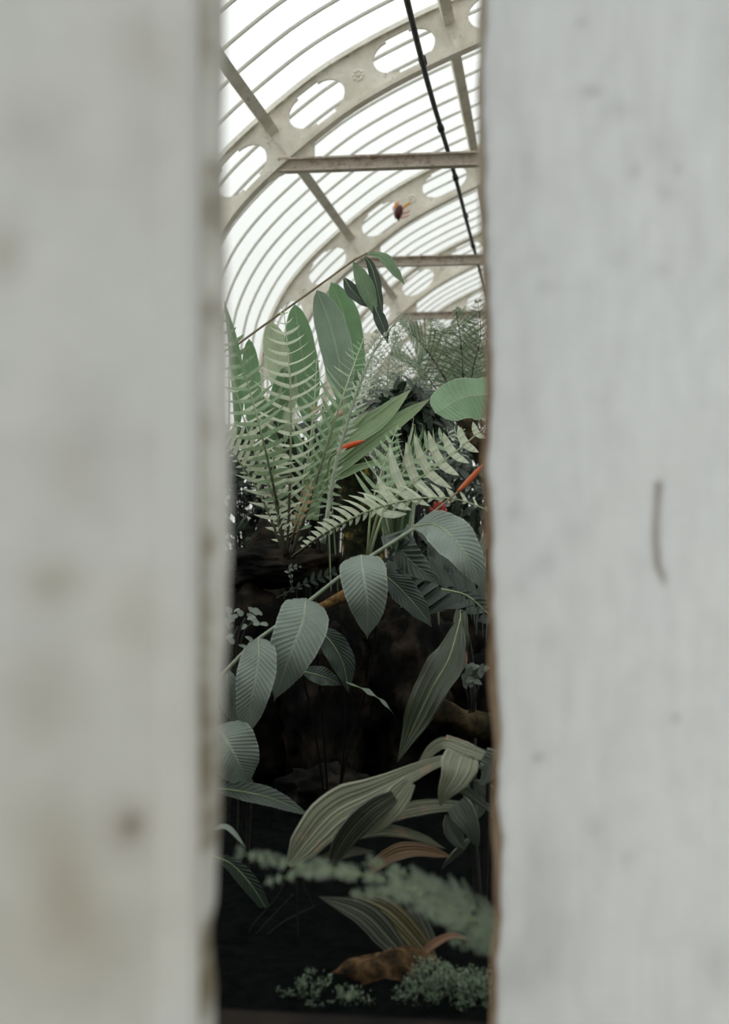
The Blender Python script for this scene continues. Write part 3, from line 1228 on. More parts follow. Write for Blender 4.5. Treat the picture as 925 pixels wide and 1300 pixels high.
# rockwork behind the hanging leaves: dark boulders stacked as a low grotto
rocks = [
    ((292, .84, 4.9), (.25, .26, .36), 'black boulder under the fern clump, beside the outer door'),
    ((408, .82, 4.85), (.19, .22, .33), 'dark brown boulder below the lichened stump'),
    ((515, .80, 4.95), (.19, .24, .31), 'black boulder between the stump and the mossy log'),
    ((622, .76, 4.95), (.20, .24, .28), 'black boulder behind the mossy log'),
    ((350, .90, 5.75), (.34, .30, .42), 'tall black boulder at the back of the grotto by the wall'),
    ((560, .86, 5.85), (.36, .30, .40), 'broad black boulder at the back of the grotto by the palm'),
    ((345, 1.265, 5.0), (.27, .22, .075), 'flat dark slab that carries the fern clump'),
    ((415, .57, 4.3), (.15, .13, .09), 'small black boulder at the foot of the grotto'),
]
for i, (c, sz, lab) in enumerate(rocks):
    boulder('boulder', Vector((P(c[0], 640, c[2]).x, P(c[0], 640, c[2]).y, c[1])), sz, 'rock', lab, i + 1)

# ------------------------------------------------------------------ lichened trunk, log and branch
t = empty('tree_stump', soil_at(P(462, 720, 4.95), 1.24), 'thick stump with yellow lichen standing behind the ferns', 'tree stump')
mb = MB()
q = catmull([soil_at(P(462, 720, 4.95), 1.24), P(462, 720, 4.95), P(458, 660, 4.95), P(448, 582, 4.95)], 40)
b0 = len(mb.v)
mb.tube(q, lambda t: .072 * (1.1 - .2 * t), 22)
for v in mb.v:
    k = .012 * noise.noise(Vector((v.x * 16, v.y * 16, v.z * 6))) + .006 * noise.noise(v * 40)
    v += Vector((k, k, 0))
mb.build('trunk', 'lichen_bark', t)

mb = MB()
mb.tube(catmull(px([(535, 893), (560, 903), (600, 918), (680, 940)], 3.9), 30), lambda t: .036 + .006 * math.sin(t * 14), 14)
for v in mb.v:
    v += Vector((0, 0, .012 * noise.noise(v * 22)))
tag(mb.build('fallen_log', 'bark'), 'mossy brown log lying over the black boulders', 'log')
mb = MB()
mb.tube(catmull(px([(360, 790), (408, 770), (445, 752), (470, 742)], 4.35), 20), lambda t: .016 + .003 * math.sin(t * 11), 10)
tag(mb.build('dead_branch', 'rusty_bark'), 'short rusty brown dead branch behind the hanging leaves', 'branch')

# ------------------------------------------------------------------ ferns
FB = P(366, 716, 4.8)
fern = empty('fern_clump', FB, 'big fern clump with long green fronds fanning out of the dark slab', 'fern')
D = 4.5
Nn = TOCAM + UP * .25
# (path, left length, right length, material, options)
fr_list = [
    ([(362, 708), (338, 645), (312, 598), (268, 540, 4.3)], 9, 58, 'leaf_fern_pale', dict(lean=.5, curl=.2, droop=-.1, step=12)),
    ([(364, 706), (367, 640), (369, 560), (368, 480), (360, 392, 4.6)], 52, 50, 'leaf_fern_pale', dict(lean=.1, curl=.75, step=15)),
    ([(370, 706), (392, 640), (414, 570), (436, 500), (462, 428, 4.8)], 44, 46, 'leaf_fern', dict(lean=.65, curl=.45)),
    ([(372, 706, 4.4), (418, 674, 4.2), (470, 648, 4.05), (530, 633, 4.0), (580, 634, 3.95), (625, 650, 3.9)], 38, 12, 'leaf_fern_pale', dict(lean=-.75, curl=-.35, droop=.25, step=13, w=2.6, roll=1.2)),
    ([(366, 708), (352, 640), (334, 560, 4.3), (312, 480, 4.3), (284, 400, 4.2)], 36, 42, 'leaf_fern', dict(lean=.2, curl=.5, droop=.3)),
    ([(363, 706), (350, 640), (318, 560), (290, 460)], 26, 44, 'leaf_fern_pale', dict(lean=.15, curl=.35, droop=.2)),
    ([(368, 704, 4.6), (388, 600, 4.7), (398, 520, 4.8), (402, 455, 4.9)], 40, 40, 'leaf_fern', dict(lean=.7, curl=.35)),
    ([(361, 706), (352, 655), (346, 610), (350, 560, 4.4)], 44, 44, 'leaf_fern_pale', dict(lean=.2, curl=.3)),
    ([(370, 704), (382, 665), (400, 636), (432, 600, 4.4)], 30, 34, 'leaf_fern', dict(lean=.5, curl=.4)),
    ([(370, 690, 4.4), (378, 660, 4.35), (398, 606, 4.35)], 11, 11, 'leaf_fern_dry', dict(lean=.3, curl=.5, step=9, w=2.4)),
]
for i, (pth, a, b, mt, kw) in enumerate(fr_list):
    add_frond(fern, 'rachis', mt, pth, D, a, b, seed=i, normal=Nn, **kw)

fern2 = empty('arching_fern', P(461, 768, 4.62), 'pale fern with two wide fronds reaching out over the lichened stump', 'fern')
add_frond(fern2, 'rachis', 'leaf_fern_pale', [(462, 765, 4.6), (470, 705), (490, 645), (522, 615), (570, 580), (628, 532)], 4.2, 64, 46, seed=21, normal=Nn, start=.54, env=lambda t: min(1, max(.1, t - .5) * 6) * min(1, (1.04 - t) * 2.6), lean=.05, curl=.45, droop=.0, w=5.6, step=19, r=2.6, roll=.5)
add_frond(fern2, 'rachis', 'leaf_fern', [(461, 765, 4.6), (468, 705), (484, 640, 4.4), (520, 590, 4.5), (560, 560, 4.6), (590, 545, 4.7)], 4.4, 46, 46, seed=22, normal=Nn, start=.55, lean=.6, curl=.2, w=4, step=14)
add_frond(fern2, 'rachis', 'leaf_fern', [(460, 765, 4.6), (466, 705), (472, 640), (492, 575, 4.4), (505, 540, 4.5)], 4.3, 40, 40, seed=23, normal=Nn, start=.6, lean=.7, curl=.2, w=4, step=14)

fern3 = empty('fuzzy_frond', soil_at(P(412, 690, 4.3), 1.2), 'single whitish frond with short curled leaflets in front of the strap leaves', 'fern')
add_frond(fern3, 'stem_pale', 'leaf_feather', [(410, 690), (424, 600), (440, 540), (456, 490), (478, 440), (512, 398)], 4.3, 9, 16, seed=31, normal=Nn, lean=.7, curl=.3, w=2.2, step=8, r=3.4, jitter=.6, roll=1.4)

fern4 = empty('shaded_fern', soil_at(P(380, 770, 4.4), 1.1), 'dim little fern hanging below the slab edge', 'fern')
add_frond(fern4, 'stem_dark', 'leaf_vine_dark', [(350, 760), (385, 742), (415, 730), (445, 718)], 4.35, 12, 10, seed=41, w=2.6, step=9, r=1.2)
add_frond(fern4, 'stem_dark', 'leaf_small', [(370, 745), (369, 732), (366, 722), (384, 719)], 4.35, 6, 6, seed=42, w=2, step=6, r=1.2)

# ------------------------------------------------------------------ upright broad-leaved plant behind the ferns
ging = empty('broad_leaved_plant', soil_at(P(400, 700, 5.3)), 'tall plant with broad upright green leaves rising behind the fern fronds', 'plant')
D = 5.2
CAMN = TOCAM + UP * .15
for i, (pth, hw, mt, kw) in enumerate([
    ([(392, 545), (388, 480), (380, 430), (374, 386)], 19, 'leaf_ginger', dict(shape='blunt')),
    ([(436, 520, 5.0), (430, 460, 5.0), (418, 410, 5.0), (402, 368, 4.95)], 20, 'leaf_ginger_grey', dict(shape='blunt')),
    ([(446, 520, 5.25), (444, 455, 5.25), (436, 400, 5.25), (420, 358, 5.2)], 21, 'leaf_ginger', dict(shape='blunt')),
    ([(362, 520), (358, 480), (350, 440), (342, 408)], 17, 'leaf_pale', dict(shape='blunt')),
    ([(322, 560), (321, 510), (318, 465), (316, 430)], 12, 'leaf_ginger', dict(shape='blunt')),
    ([(330, 575), (346, 530), (356, 495), (362, 465)], 12, 'leaf_ginger', dict(shape='blunt', fold=.6)),
    ([(350, 590), (356, 540), (366, 500), (372, 470)], 15, 'leaf_pale', dict(shape='blunt', fold=.5)),
    ([(345, 590), (338, 540), (334, 500)], 12, 'leaf_ginger', dict(shape='lance')),
    ([(402, 580), (420, 540), (444, 500), (458, 470)], 13, 'leaf_ginger', dict(shape='lance', fold=.5)),
    ([(300, 560, 4.9), (302, 500, 4.9), (296, 440, 4.9), (284, 380, 4.8)], 8, 'leaf_ginger', dict(shape='lance', fold=.6)),
    ([(380, 600), (366, 560), (352, 530)], 16, 'leaf_ginger', dict(shape='lance', fold=.4)),
]):
    add_leaf(ging, mt, pth, hw, D, normal=CAMN + RGT * random.uniform(-.35, .35), midrib='stem_green', seed=i, wave=.004, **kw)
for xa, xb in ((392, 400), (436, 410), (446, 415), (362, 395), (322, 380), (350, 392), (402, 405)):
    add_stem(ging, 'stem_dark', [(xa, 535), ((xa + xb) / 2, 620), soil_at(P(xb, 700, 5.3))], 4, D, taper=1.3)

# leaning cane with hanging leaves at its tip
cane = empty('leaning_cane', soil_at(P(230, 600, 5.0)), 'thin leaning cane with a tuft of drooping leaves at its top', 'plant')
add_stem(cane, 'stem_brown', [soil_at(P(210, 600, 5.0)), (225, 492), (292, 444), (343, 407), (400, 366), (448, 331), (466, 321)], 2.2, 5.0, n=40)
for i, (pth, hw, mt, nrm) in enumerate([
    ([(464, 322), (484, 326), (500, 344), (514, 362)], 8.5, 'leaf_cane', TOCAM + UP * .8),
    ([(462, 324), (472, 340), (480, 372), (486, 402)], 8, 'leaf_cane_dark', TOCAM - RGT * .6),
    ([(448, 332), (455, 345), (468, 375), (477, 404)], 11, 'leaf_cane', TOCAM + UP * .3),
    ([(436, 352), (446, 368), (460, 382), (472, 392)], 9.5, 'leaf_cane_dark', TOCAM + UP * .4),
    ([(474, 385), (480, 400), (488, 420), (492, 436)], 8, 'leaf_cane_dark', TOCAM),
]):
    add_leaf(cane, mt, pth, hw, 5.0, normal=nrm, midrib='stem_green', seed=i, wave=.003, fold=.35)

# strap-leaved plant
strap = empty('strap_leaved_plant', soil_at(P(400, 690, 5.35)), 'strap leaved plant with two long blades pointing at the tree fern', 'plant')
for i, (pth, hw, nrm) in enumerate([
    ([(400, 600), (440, 560), (480, 533), (522, 494)], 16, TOCAM + UP * .5),
    ([(405, 612), (445, 578), (490, 545), (546, 506)], 13, TOCAM + UP * .3),
    ([(402, 622), (440, 600), (480, 588), (510, 586)], 7, TOCAM + UP * .8),
    ([(400, 600), (425, 560), (452, 535), (470, 520)], 8, TOCAM + UP * .5),
    ([(395, 610), (430, 565), (440, 540), (436, 500)], 8, TOCAM + UP * .2),
]):
    add_leaf(strap, 'leaf_strap', [(396, 660)] + pth, hw, 4.75, shape='strap', normal=nrm, fold=.5, seed=i, wave=.004)
add_stem(strap, 'stem_dark', [(396, 655), (398, 680, 5.1), soil_at(P(400, 690, 5.35))], 6, 4.75, taper=1.2)

# paddle-leaved plant at the door edge
pad = empty('paddle_leaved_plant', soil_at(P(690, 700, 5.5)), 'plant with one big rounded glossy leaf beside the feathery tree fern', 'plant')
add_leaf(pad, 'leaf_paddle', [(668, 500, 5.5), (620, 502, 5.45), (585, 506, 5.4), (552, 524, 5.3)], 32, 5.4, shape='paddle', normal=TOCAM + UP * .5, midrib='stem_green', fold=-.25, wave=.008)
add_leaf(pad, 'leaf_dark', [(672, 520, 5.6), (625, 518, 5.5), (590, 528, 5.45)], 13, 5.4, shape='paddle', normal=TOCAM + UP * 1.2, midrib='stem_green')
add_stem(pad, 'stem_green', [(668, 500, 5.5), (688, 560, 5.5), soil_at(P(692, 700, 5.5))], 6, 5.5, taper=1.3)
add_leaf(pad, 'leaf_pleated_grey', [(690, 640), (655, 660), (622, 685), (596, 704)], 14, 4.4, normal=TOCAM + UP * .5, midrib='stem_green')

# ------------------------------------------------------------------ feathery tree fern and pale plumes behind
tf = empty('tree_fern', soil_at(P(640, 620, 6.6)), 'dark feathery tree fern standing by the second iron rib', 'tree fern')
add_stem(tf, 'bark', [soil_at(P(630, 620, 6.6)), (628, 620, 6.6), (600, 560, 6.6), (590, 530, 6.6)], 15, 6.6, name='trunk', taper=.9)
crown = (590, 530, 6.6)
for i, (pth, half) in enumerate([
    ([crown, (588, 480), (584, 430), (578, 392, 6.4)], 50),
    ([crown, (600, 470), (610, 425), (606, 380, 6.5)], 44),
    ([crown, (570, 490), (545, 450), (508, 408, 6.2)], 36),
    ([crown, (565, 510), (535, 470), (500, 450, 6.0)], 34),
    ([crown, (610, 490), (630, 450), (650, 420)], 50),
    ([crown, (575, 470, 6.8), (560, 430, 7), (548, 404, 7.2)], 42),
    ([crown, (560, 520), (530, 505), (490, 505, 6.2)], 30),
    ([crown, (595, 500, 6.9), (590, 460, 7.2), (600, 410, 7.4)], 46),
]):
    bipinnate(tf, 'stem_dark', 'leaf_tree_fern', pth, 6.6, half, seed=50 + i, normal=TOCAM + UP * .3, step=7.5, pin_step=2.6, pin_len=4.6, pin_w=.9, droop=.2, rnd_n=.2, r=1.3)

plume = empty('pale_plume_fern', soil_at(P(480, 600, 6.0)), 'pale feathery fern catching the light behind the fuzzy frond', 'fern')
for i, (pth, half) in enumerate([
    ([(485, 600), (478, 540), (470, 480), (478, 420)], 34),
    ([(485, 600), (500, 530), (510, 470), (500, 420)], 32),
    ([(485, 600), (470, 540), (445, 490), (420, 460)], 28),
    ([(485, 600), (490, 520), (495, 450), (520, 400)], 30),
]):
    bipinnate(plume, 'stem_pale', 'leaf_feather', pth, 6.0, half, seed=70 + i, normal=TOCAM + UP * .2, step=8, pin_step=4, pin_len=6, pin_w=.9, droop=.3, lean=.9)
add_stem(plume, 'stem_green', [(485, 602), soil_at(P(482, 620, 6.0))], 3, 6.0)

# dark shrubs further back
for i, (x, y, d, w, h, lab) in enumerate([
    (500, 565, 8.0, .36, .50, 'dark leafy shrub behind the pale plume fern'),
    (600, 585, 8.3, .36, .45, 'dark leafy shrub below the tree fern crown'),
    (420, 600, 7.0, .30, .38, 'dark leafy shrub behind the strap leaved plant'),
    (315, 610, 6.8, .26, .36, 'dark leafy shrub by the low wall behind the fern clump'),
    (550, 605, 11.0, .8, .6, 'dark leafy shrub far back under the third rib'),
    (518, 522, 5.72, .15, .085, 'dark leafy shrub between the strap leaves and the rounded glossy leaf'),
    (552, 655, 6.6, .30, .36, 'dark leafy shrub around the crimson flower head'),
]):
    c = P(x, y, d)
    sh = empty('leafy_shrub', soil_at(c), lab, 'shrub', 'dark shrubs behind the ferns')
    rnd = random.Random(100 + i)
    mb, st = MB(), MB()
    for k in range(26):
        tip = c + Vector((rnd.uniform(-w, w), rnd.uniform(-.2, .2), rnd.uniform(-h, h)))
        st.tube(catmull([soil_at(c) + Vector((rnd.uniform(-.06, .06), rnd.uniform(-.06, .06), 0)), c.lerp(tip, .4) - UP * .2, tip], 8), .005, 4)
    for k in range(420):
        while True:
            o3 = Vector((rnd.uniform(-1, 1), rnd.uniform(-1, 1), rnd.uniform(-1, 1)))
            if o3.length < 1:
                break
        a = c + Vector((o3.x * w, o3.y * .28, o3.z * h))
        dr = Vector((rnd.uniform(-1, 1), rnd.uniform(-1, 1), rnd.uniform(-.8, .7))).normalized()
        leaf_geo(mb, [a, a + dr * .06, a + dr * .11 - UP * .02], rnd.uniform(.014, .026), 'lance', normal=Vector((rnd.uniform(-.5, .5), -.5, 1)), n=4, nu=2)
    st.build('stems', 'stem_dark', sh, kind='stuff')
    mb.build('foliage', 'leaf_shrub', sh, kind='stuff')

# tuft of narrow blades between the stump and the wide fern
tuft = empty('blade_tuft', P(508, 700, 4.9), 'tuft of narrow pale blades between the lichened stump and the wide fern', 'plant')
rnd = random.Random(77)
for k in range(26):
    x, y = rnd.uniform(484, 545), rnd.uniform(540, 640)
    b = (508 + rnd.uniform(-14, 14), 690 + rnd.uniform(-10, 10), 4.9)
    add_leaf(tuft, rnd.choice(['leaf_fern', 'leaf_ginger', 'leaf_feather', 'leaf_fern_pale', 'leaf_cane']), [b, ((b[0] + x) / 2 - 6, (b[1] + y) / 2, 4.85), (x, y, 4.8), (x + rnd.uniform(-6, 14), y - rnd.uniform(-6, 16), 4.75)],
             rnd.uniform(2.5, 5), 4.8, shape='grass', name='blade', normal=TOCAM + UP * rnd.uniform(0, 1) + RGT * rnd.uniform(-.6, .6), fold=.5, n=14, nu=4)

# ------------------------------------------------------------------ red flowers


def pod(parent, name, mat, path, r_px, d, n=16):
    mb = MB()
    r = r_px * d / FPX
    mb.tube(catmull(px(path, d), n), lambda t: max(.0006, r * math.sin(math.pi * min(1, .12 + .88 * t)) ** .7), 8)
    return mb.build(name, mat, parent)


f1 = empty('red_flower_spike', soil_at(P(420, 640, 4.6), 1.2), 'red pointed flower bract among the fern fronds', 'flower')
pod(f1, 'bract', 'red_bract', [(427, 573), (443, 566), (463, 559)], 3.8, 4.4)
add_stem(f1, 'stem_green', [(428, 573, 4.4), (416, 600, 4.5), soil_at(P(420, 640, 4.6), 1.2)], 1.6, 4.4)
f2 = empty('orange_flower_spike', P(506, 715, 4.75), 'orange red flower spike on a thin leaning stalk by the door edge', 'flower')
add_stem(f2, 'stem_brown', [P(506, 715, 4.75), (515, 682, 4.2), (531, 664), (560, 642), (586, 620)], 1.8, 3.95)
pod(f2, 'bract', 'orange_bract', [(581, 624), (598, 607), (616, 586)], 3.6, 3.95)
f3 = empty('crimson_flower_head', soil_at(P(556, 720, 5.0), .9), 'dark crimson flower head among dark leaves under the pale fern', 'flower')
for k in range(12):
    an = k * 2.4
    o2 = Vector((math.cos(an) * 7, math.sin(an) * 9))
    pod(f3, 'bract', 'crimson', [(556 + o2.x * .2, 655 + o2.y * .3), (556 + o2.x, 650 + o2.y * .8), (556 + o2.x * 1.6, 646 + o2.y * 1.2)], 3.6, 4.8, 8)
add_stem(f3, 'stem_green', [(556, 655, 4.8), (556, 690, 4.8), soil_at(P(556, 720, 5.0), .9)], 2, 4.8)
f4 = empty('pink_flower_bud', soil_at(P(436, 600, 5.0), 1.1), 'small pink and white bud behind the fuzzy frond', 'flower')
pod(f4, 'bract', 'bloom_pink', [(424, 530), (434, 522), (444, 512)], 5, 4.9)
add_stem(f4, 'stem_green', [(424, 530, 4.9), (418, 560, 4.9), soil_at(P(430, 600, 5.0), 1.1)], 1.5, 4.9)
f5 = empty('orange_flower_bud', soil_at(P(400, 600, 5.2), 1.1), 'small orange bud between the upright broad leaves', 'flower')
pod(f5, 'bract', 'orange_bract', [(396, 524), (401, 520), (407, 516)], 4, 5.0)
add_stem(f5, 'stem_green', [(396, 524, 5.0), (396, 560, 5.1), soil_at(P(400, 600, 5.2), 1.1)], 1.5, 5.0)
f6 = empty('hanging_bloom', P(508, 268, 9.9), 'dark red bloom with orange and pink tips caught on the second iron rib', 'flower')
DD = P(508, 268, 9.9)
dd = 10.15
pod(f6, 'heart', 'bloom_dark', [(504, 278), (506, 268), (509, 260)], 5.5, dd)
for mt, pth in (('bloom_orange', [(510, 266), (516, 260), (523, 257)]), ('bloom_orange', [(503, 266), (502, 260), (501, 256)]), ('bloom_pink', [(506, 262), (505, 258), (505, 254)]),
                ('bloom_pink', [(502, 270), (500, 266), (499, 261)]), ('bloom_pink', [(506, 276), (513, 275), (521, 272)]), ('bloom_pink', [(509, 270), (516, 269), (521, 267)]), ('bloom_dark', [(503, 273), (505, 277), (506, 281)])):
    pod(f6, 'petal', mt, pth, 2.0, dd, 8)

# ------------------------------------------------------------------ hanging leaves on the slanting stem (the sharp foreground subject)
D = 3.7
vine = empty('slanting_leafy_stem', soil_at(P(215, 1000, D)), 'slanting pale stem with ribbed grey green leaves hanging from it', 'plant')
add_stem(vine, 'stem_pale', [soil_at(P(214, 1000, D)), (222, 960), (250, 895), (282, 857), (320, 818), (352, 794), (396, 760), (437, 728), (480, 700), (526, 671)], 2.7, D, taper=.85, n=50)
VN = TOCAM + UP * .35
for i, (pth, hw, mt, nrm) in enumerate([
    ([(458, 705), (461, 730, 3.62), (466, 765, 3.6), (466, 812, 3.66)], 29, 'leaf_vine', VN),
    ([(388, 760), (384, 790, 3.62), (367, 835, 3.58), (347, 892, 3.64)], 32, 'leaf_vine', VN + RGT * .2),
    ([(328, 810, 3.6), (328, 840, 3.55), (320, 885, 3.52), (308, 942, 3.58)], 24, 'leaf_vine', VN - RGT * .15),
    ([(288, 850, 3.75), (290, 875, 3.75), (298, 905, 3.78), (307, 934, 3.8)], 16, 'leaf_vine', VN - RGT * .3),
    ([(276, 922, 3.55), (290, 945, 3.5), (303, 970, 3.5), (315, 1000, 3.55)], 33, 'leaf_vine', VN + UP * .3),
]):
    add_leaf(vine, mt, pth, hw, D, shape='ovate', normal=nrm, midrib='stem_pale', ripple=.0021, rip_n=23, slope=.16, fold=.22, n=90, nu=12, wave=.004, seed=i)
# leaves at the end of the stem
for i, (pth, hw, mt, nrm, rp) in enumerate([
    ([(524, 668, 3.72), (556, 668, 3.65), (590, 702, 3.55), (617, 752, 3.55)], 26, 'leaf_vine', TOCAM + UP * .6 - RGT * .3, .0016),
    ([(524, 668, 3.75), (548, 684, 3.78), (572, 712, 3.8), (594, 738, 3.8)], 22, 'leaf_vine_dark', TOCAM + UP * .8, .0012),
    ([(522, 672, 3.76), (505, 686, 3.85), (520, 712, 3.9), (560, 742, 3.9)], 24, 'leaf_vine_dark', TOCAM + UP * .7, .0012),
]):
    add_leaf(vine, mt, pth, hw, D, shape='lance', normal=nrm, midrib='stem_green', ripple=rp, rip_n=17, slope=.16, fold=.25, n=80, nu=12, wave=.006, seed=i + 8)

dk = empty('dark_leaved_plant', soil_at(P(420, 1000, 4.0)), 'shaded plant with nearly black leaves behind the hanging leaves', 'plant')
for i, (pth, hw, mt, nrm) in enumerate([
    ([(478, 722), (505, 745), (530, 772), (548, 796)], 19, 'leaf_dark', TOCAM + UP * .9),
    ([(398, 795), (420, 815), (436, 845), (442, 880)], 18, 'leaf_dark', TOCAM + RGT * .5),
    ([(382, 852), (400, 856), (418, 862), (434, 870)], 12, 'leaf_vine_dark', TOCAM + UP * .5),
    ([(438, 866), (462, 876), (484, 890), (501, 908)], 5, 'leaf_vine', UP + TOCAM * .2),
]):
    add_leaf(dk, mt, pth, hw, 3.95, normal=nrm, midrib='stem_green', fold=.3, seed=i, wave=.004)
for pth in ([(440, 866), (438, 930), soil_at(P(425, 1000, 4.0))], [(482, 725), (470, 850), (440, 960), soil_at(P(422, 1000, 4.0))], [(382, 852), (400, 930), soil_at(P(418, 1000, 4.0))], [(398, 795), (408, 900), soil_at(P(420, 1000, 4.0))]):
    add_stem(dk, 'stem_black', pth, 2.0, 3.97)

lp = empty('low_leaf_plant', soil_at(P(300, 1060, 3.6)), 'low shaded plant with a leaf held level on dark stalks beside the door', 'plant')
add_leaf(lp, 'leaf_vine_dark', [(262, 1000, 3.5), (300, 1004, 3.5), (345, 1014, 3.5), (394, 1036, 3.5)], 15, 3.5, normal=UP + TOCAM * .9, midrib='stem_green', fold=.3, n=60, ripple=.001, rip_n=20)
add_leaf(lp, 'leaf_vine_dark', [(268, 1085, 3.3), (295, 1098, 3.3), (322, 1128, 3.3), (347, 1170, 3.3)], 11, 3.3, normal=TOCAM + UP * .2, midrib='stem_green', fold=.4)
add_leaf(lp, 'leaf_vine', [(255, 1062, 3.3), (275, 1052, 3.3), (290, 1052, 3.3), (312, 1076, 3.3)], 6, 3.3, normal=UP + TOCAM * .3, fold=.3)
for pth in ([(268, 1085, 3.3), (258, 1110, 3.3), soil_at(P(262, 1150, 3.35))], [(255, 1062, 3.3), (248, 1100, 3.3), soil_at(P(258, 1150, 3.35))], [(262, 1000, 3.5), (256, 1050, 3.45), soil_at(P(262, 1150, 3.4))]):
    add_stem(lp, 'stem_dark', pth, 2, 3.3)
for x in (306, 317):
    add_stem(lp, 'stem_dark', [(x, 990, 3.55), (x - 2, 1050, 3.55), soil_at(P(x - 4, 1080, 3.55))], 4, 3.55)

# small-leaved shrub at the left
sb = empty('small_leaved_shrub', soil_at(P(292, 830, 4.1)), 'small shrub with pale rounded leaflets against the dark rock', 'shrub')
rnd = random.Random(5)
for k in range(20):
    x, y = rnd.uniform(278, 330), rnd.uniform(768, 822)
    an = rnd.uniform(-.6, .9)
    l = rnd.uniform(8, 13)
    add_leaf(sb, 'leaf_small', [(x, y), (x + l * .5 * math.cos(an), y + l * .5 * math.sin(an) - 1), (x + l * math.cos(an), y + l * math.sin(an))], rnd.uniform(3.5, 5.5), 4.1 + rnd.uniform(-.1, .1), shape='blunt',
             normal=TOCAM * rnd.uniform(.3, 1) + UP, n=8, nu=4)
for k in range(5):
    add_stem(sb, 'stem_dark', [(284 + 9 * k, 785 + 5 * (k % 3)), (288 + 4 * k, 830), soil_at(P(290, 880, 4.1))], 1.2, 4.1)

# ------------------------------------------------------------------ dark palm leaf and long olive leaves on the right
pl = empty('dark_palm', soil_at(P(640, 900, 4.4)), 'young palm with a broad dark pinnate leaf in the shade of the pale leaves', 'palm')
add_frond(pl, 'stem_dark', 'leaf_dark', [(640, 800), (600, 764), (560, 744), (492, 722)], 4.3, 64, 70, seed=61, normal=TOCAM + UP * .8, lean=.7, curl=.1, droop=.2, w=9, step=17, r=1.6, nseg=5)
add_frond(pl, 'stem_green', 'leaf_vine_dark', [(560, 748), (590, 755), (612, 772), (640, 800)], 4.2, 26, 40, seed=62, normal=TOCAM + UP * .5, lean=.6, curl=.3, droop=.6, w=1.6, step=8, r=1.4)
add_stem(pl, 'stem_dark', [(640, 800, 4.3), (650, 860, 4.35), soil_at(P(645, 900, 4.4))], 4, 4.3)

ol = empty('olive_leaved_plant', soil_at(P(600, 940, 4.0)), 'plant with long wavy olive leaves hanging in front of the grotto', 'plant')
add_leaf(ol, 'leaf_olive', [(584, 786, 3.95), (570, 835, 3.85), (545, 880, 3.8), (504, 968, 3.8)], 23, 3.85, shape='lance', normal=TOCAM + UP * .3 - RGT * .3, midrib='stem_green', wave=.010, n=40, fold=.35, seed=2)
add_leaf(ol, 'leaf_olive', [(584, 775, 3.98), (583, 800, 3.95), (578, 835, 3.95), (570, 870, 3.95)], 13, 3.9, shape='strap', normal=TOCAM + UP * .3 + RGT * .4, midrib='stem_green', wave=.006, fold=.5)
add_leaf(ol, 'leaf_olive', [(590, 872, 3.9), (602, 858, 3.9), (622, 842, 3.9)], 8, 3.9, normal=TOCAM + UP * .6, fold=.4)
add_stem(ol, 'stem_dark', [(585, 775, 3.98), (600, 860, 4.05), soil_at(P(602, 940, 4.0))], 3, 3.98, taper=1.2)
vr = empty('variegated_plant', soil_at(P(600, 900, 3.95), .78), 'small clump of pale variegated leaves beside the mossy log', 'plant')
rnd = random.Random(8)
for k in range(16):
    x, y = rnd.uniform(586, 612), rnd.uniform(846, 876)
    an = rnd.uniform(-2.2, .4)
    l = rnd.uniform(9, 16)
    add_leaf(vr, 'leaf_small' if k % 3 else 'leaf_vine', [(x, y), (x + l * .5 * math.cos(an), y + l * .5 * math.sin(an) - 1), (x + l * math.cos(an), y + l * math.sin(an) + 2)], rnd.uniform(3, 5), 3.85, normal=TOCAM + UP * rnd.uniform(.2, 1.2), n=8, nu=4)
for k in range(4):
    add_stem(vr, 'stem_dark', [(590 + 6 * k, 868), (594 + 3 * k, 890), soil_at(P(600, 900, 3.95), .78)], 1.2, 3.87)
dl = empty('dry_orange_leaf', P(588, 850, 3.9), 'small dry orange leaf standing beside the long olive leaves', 'leaf')
add_leaf(dl, 'leaf_dry_pink', [(586, 852), (588, 840), (592, 826)], 5, 3.9, name='blade', fold=.4)

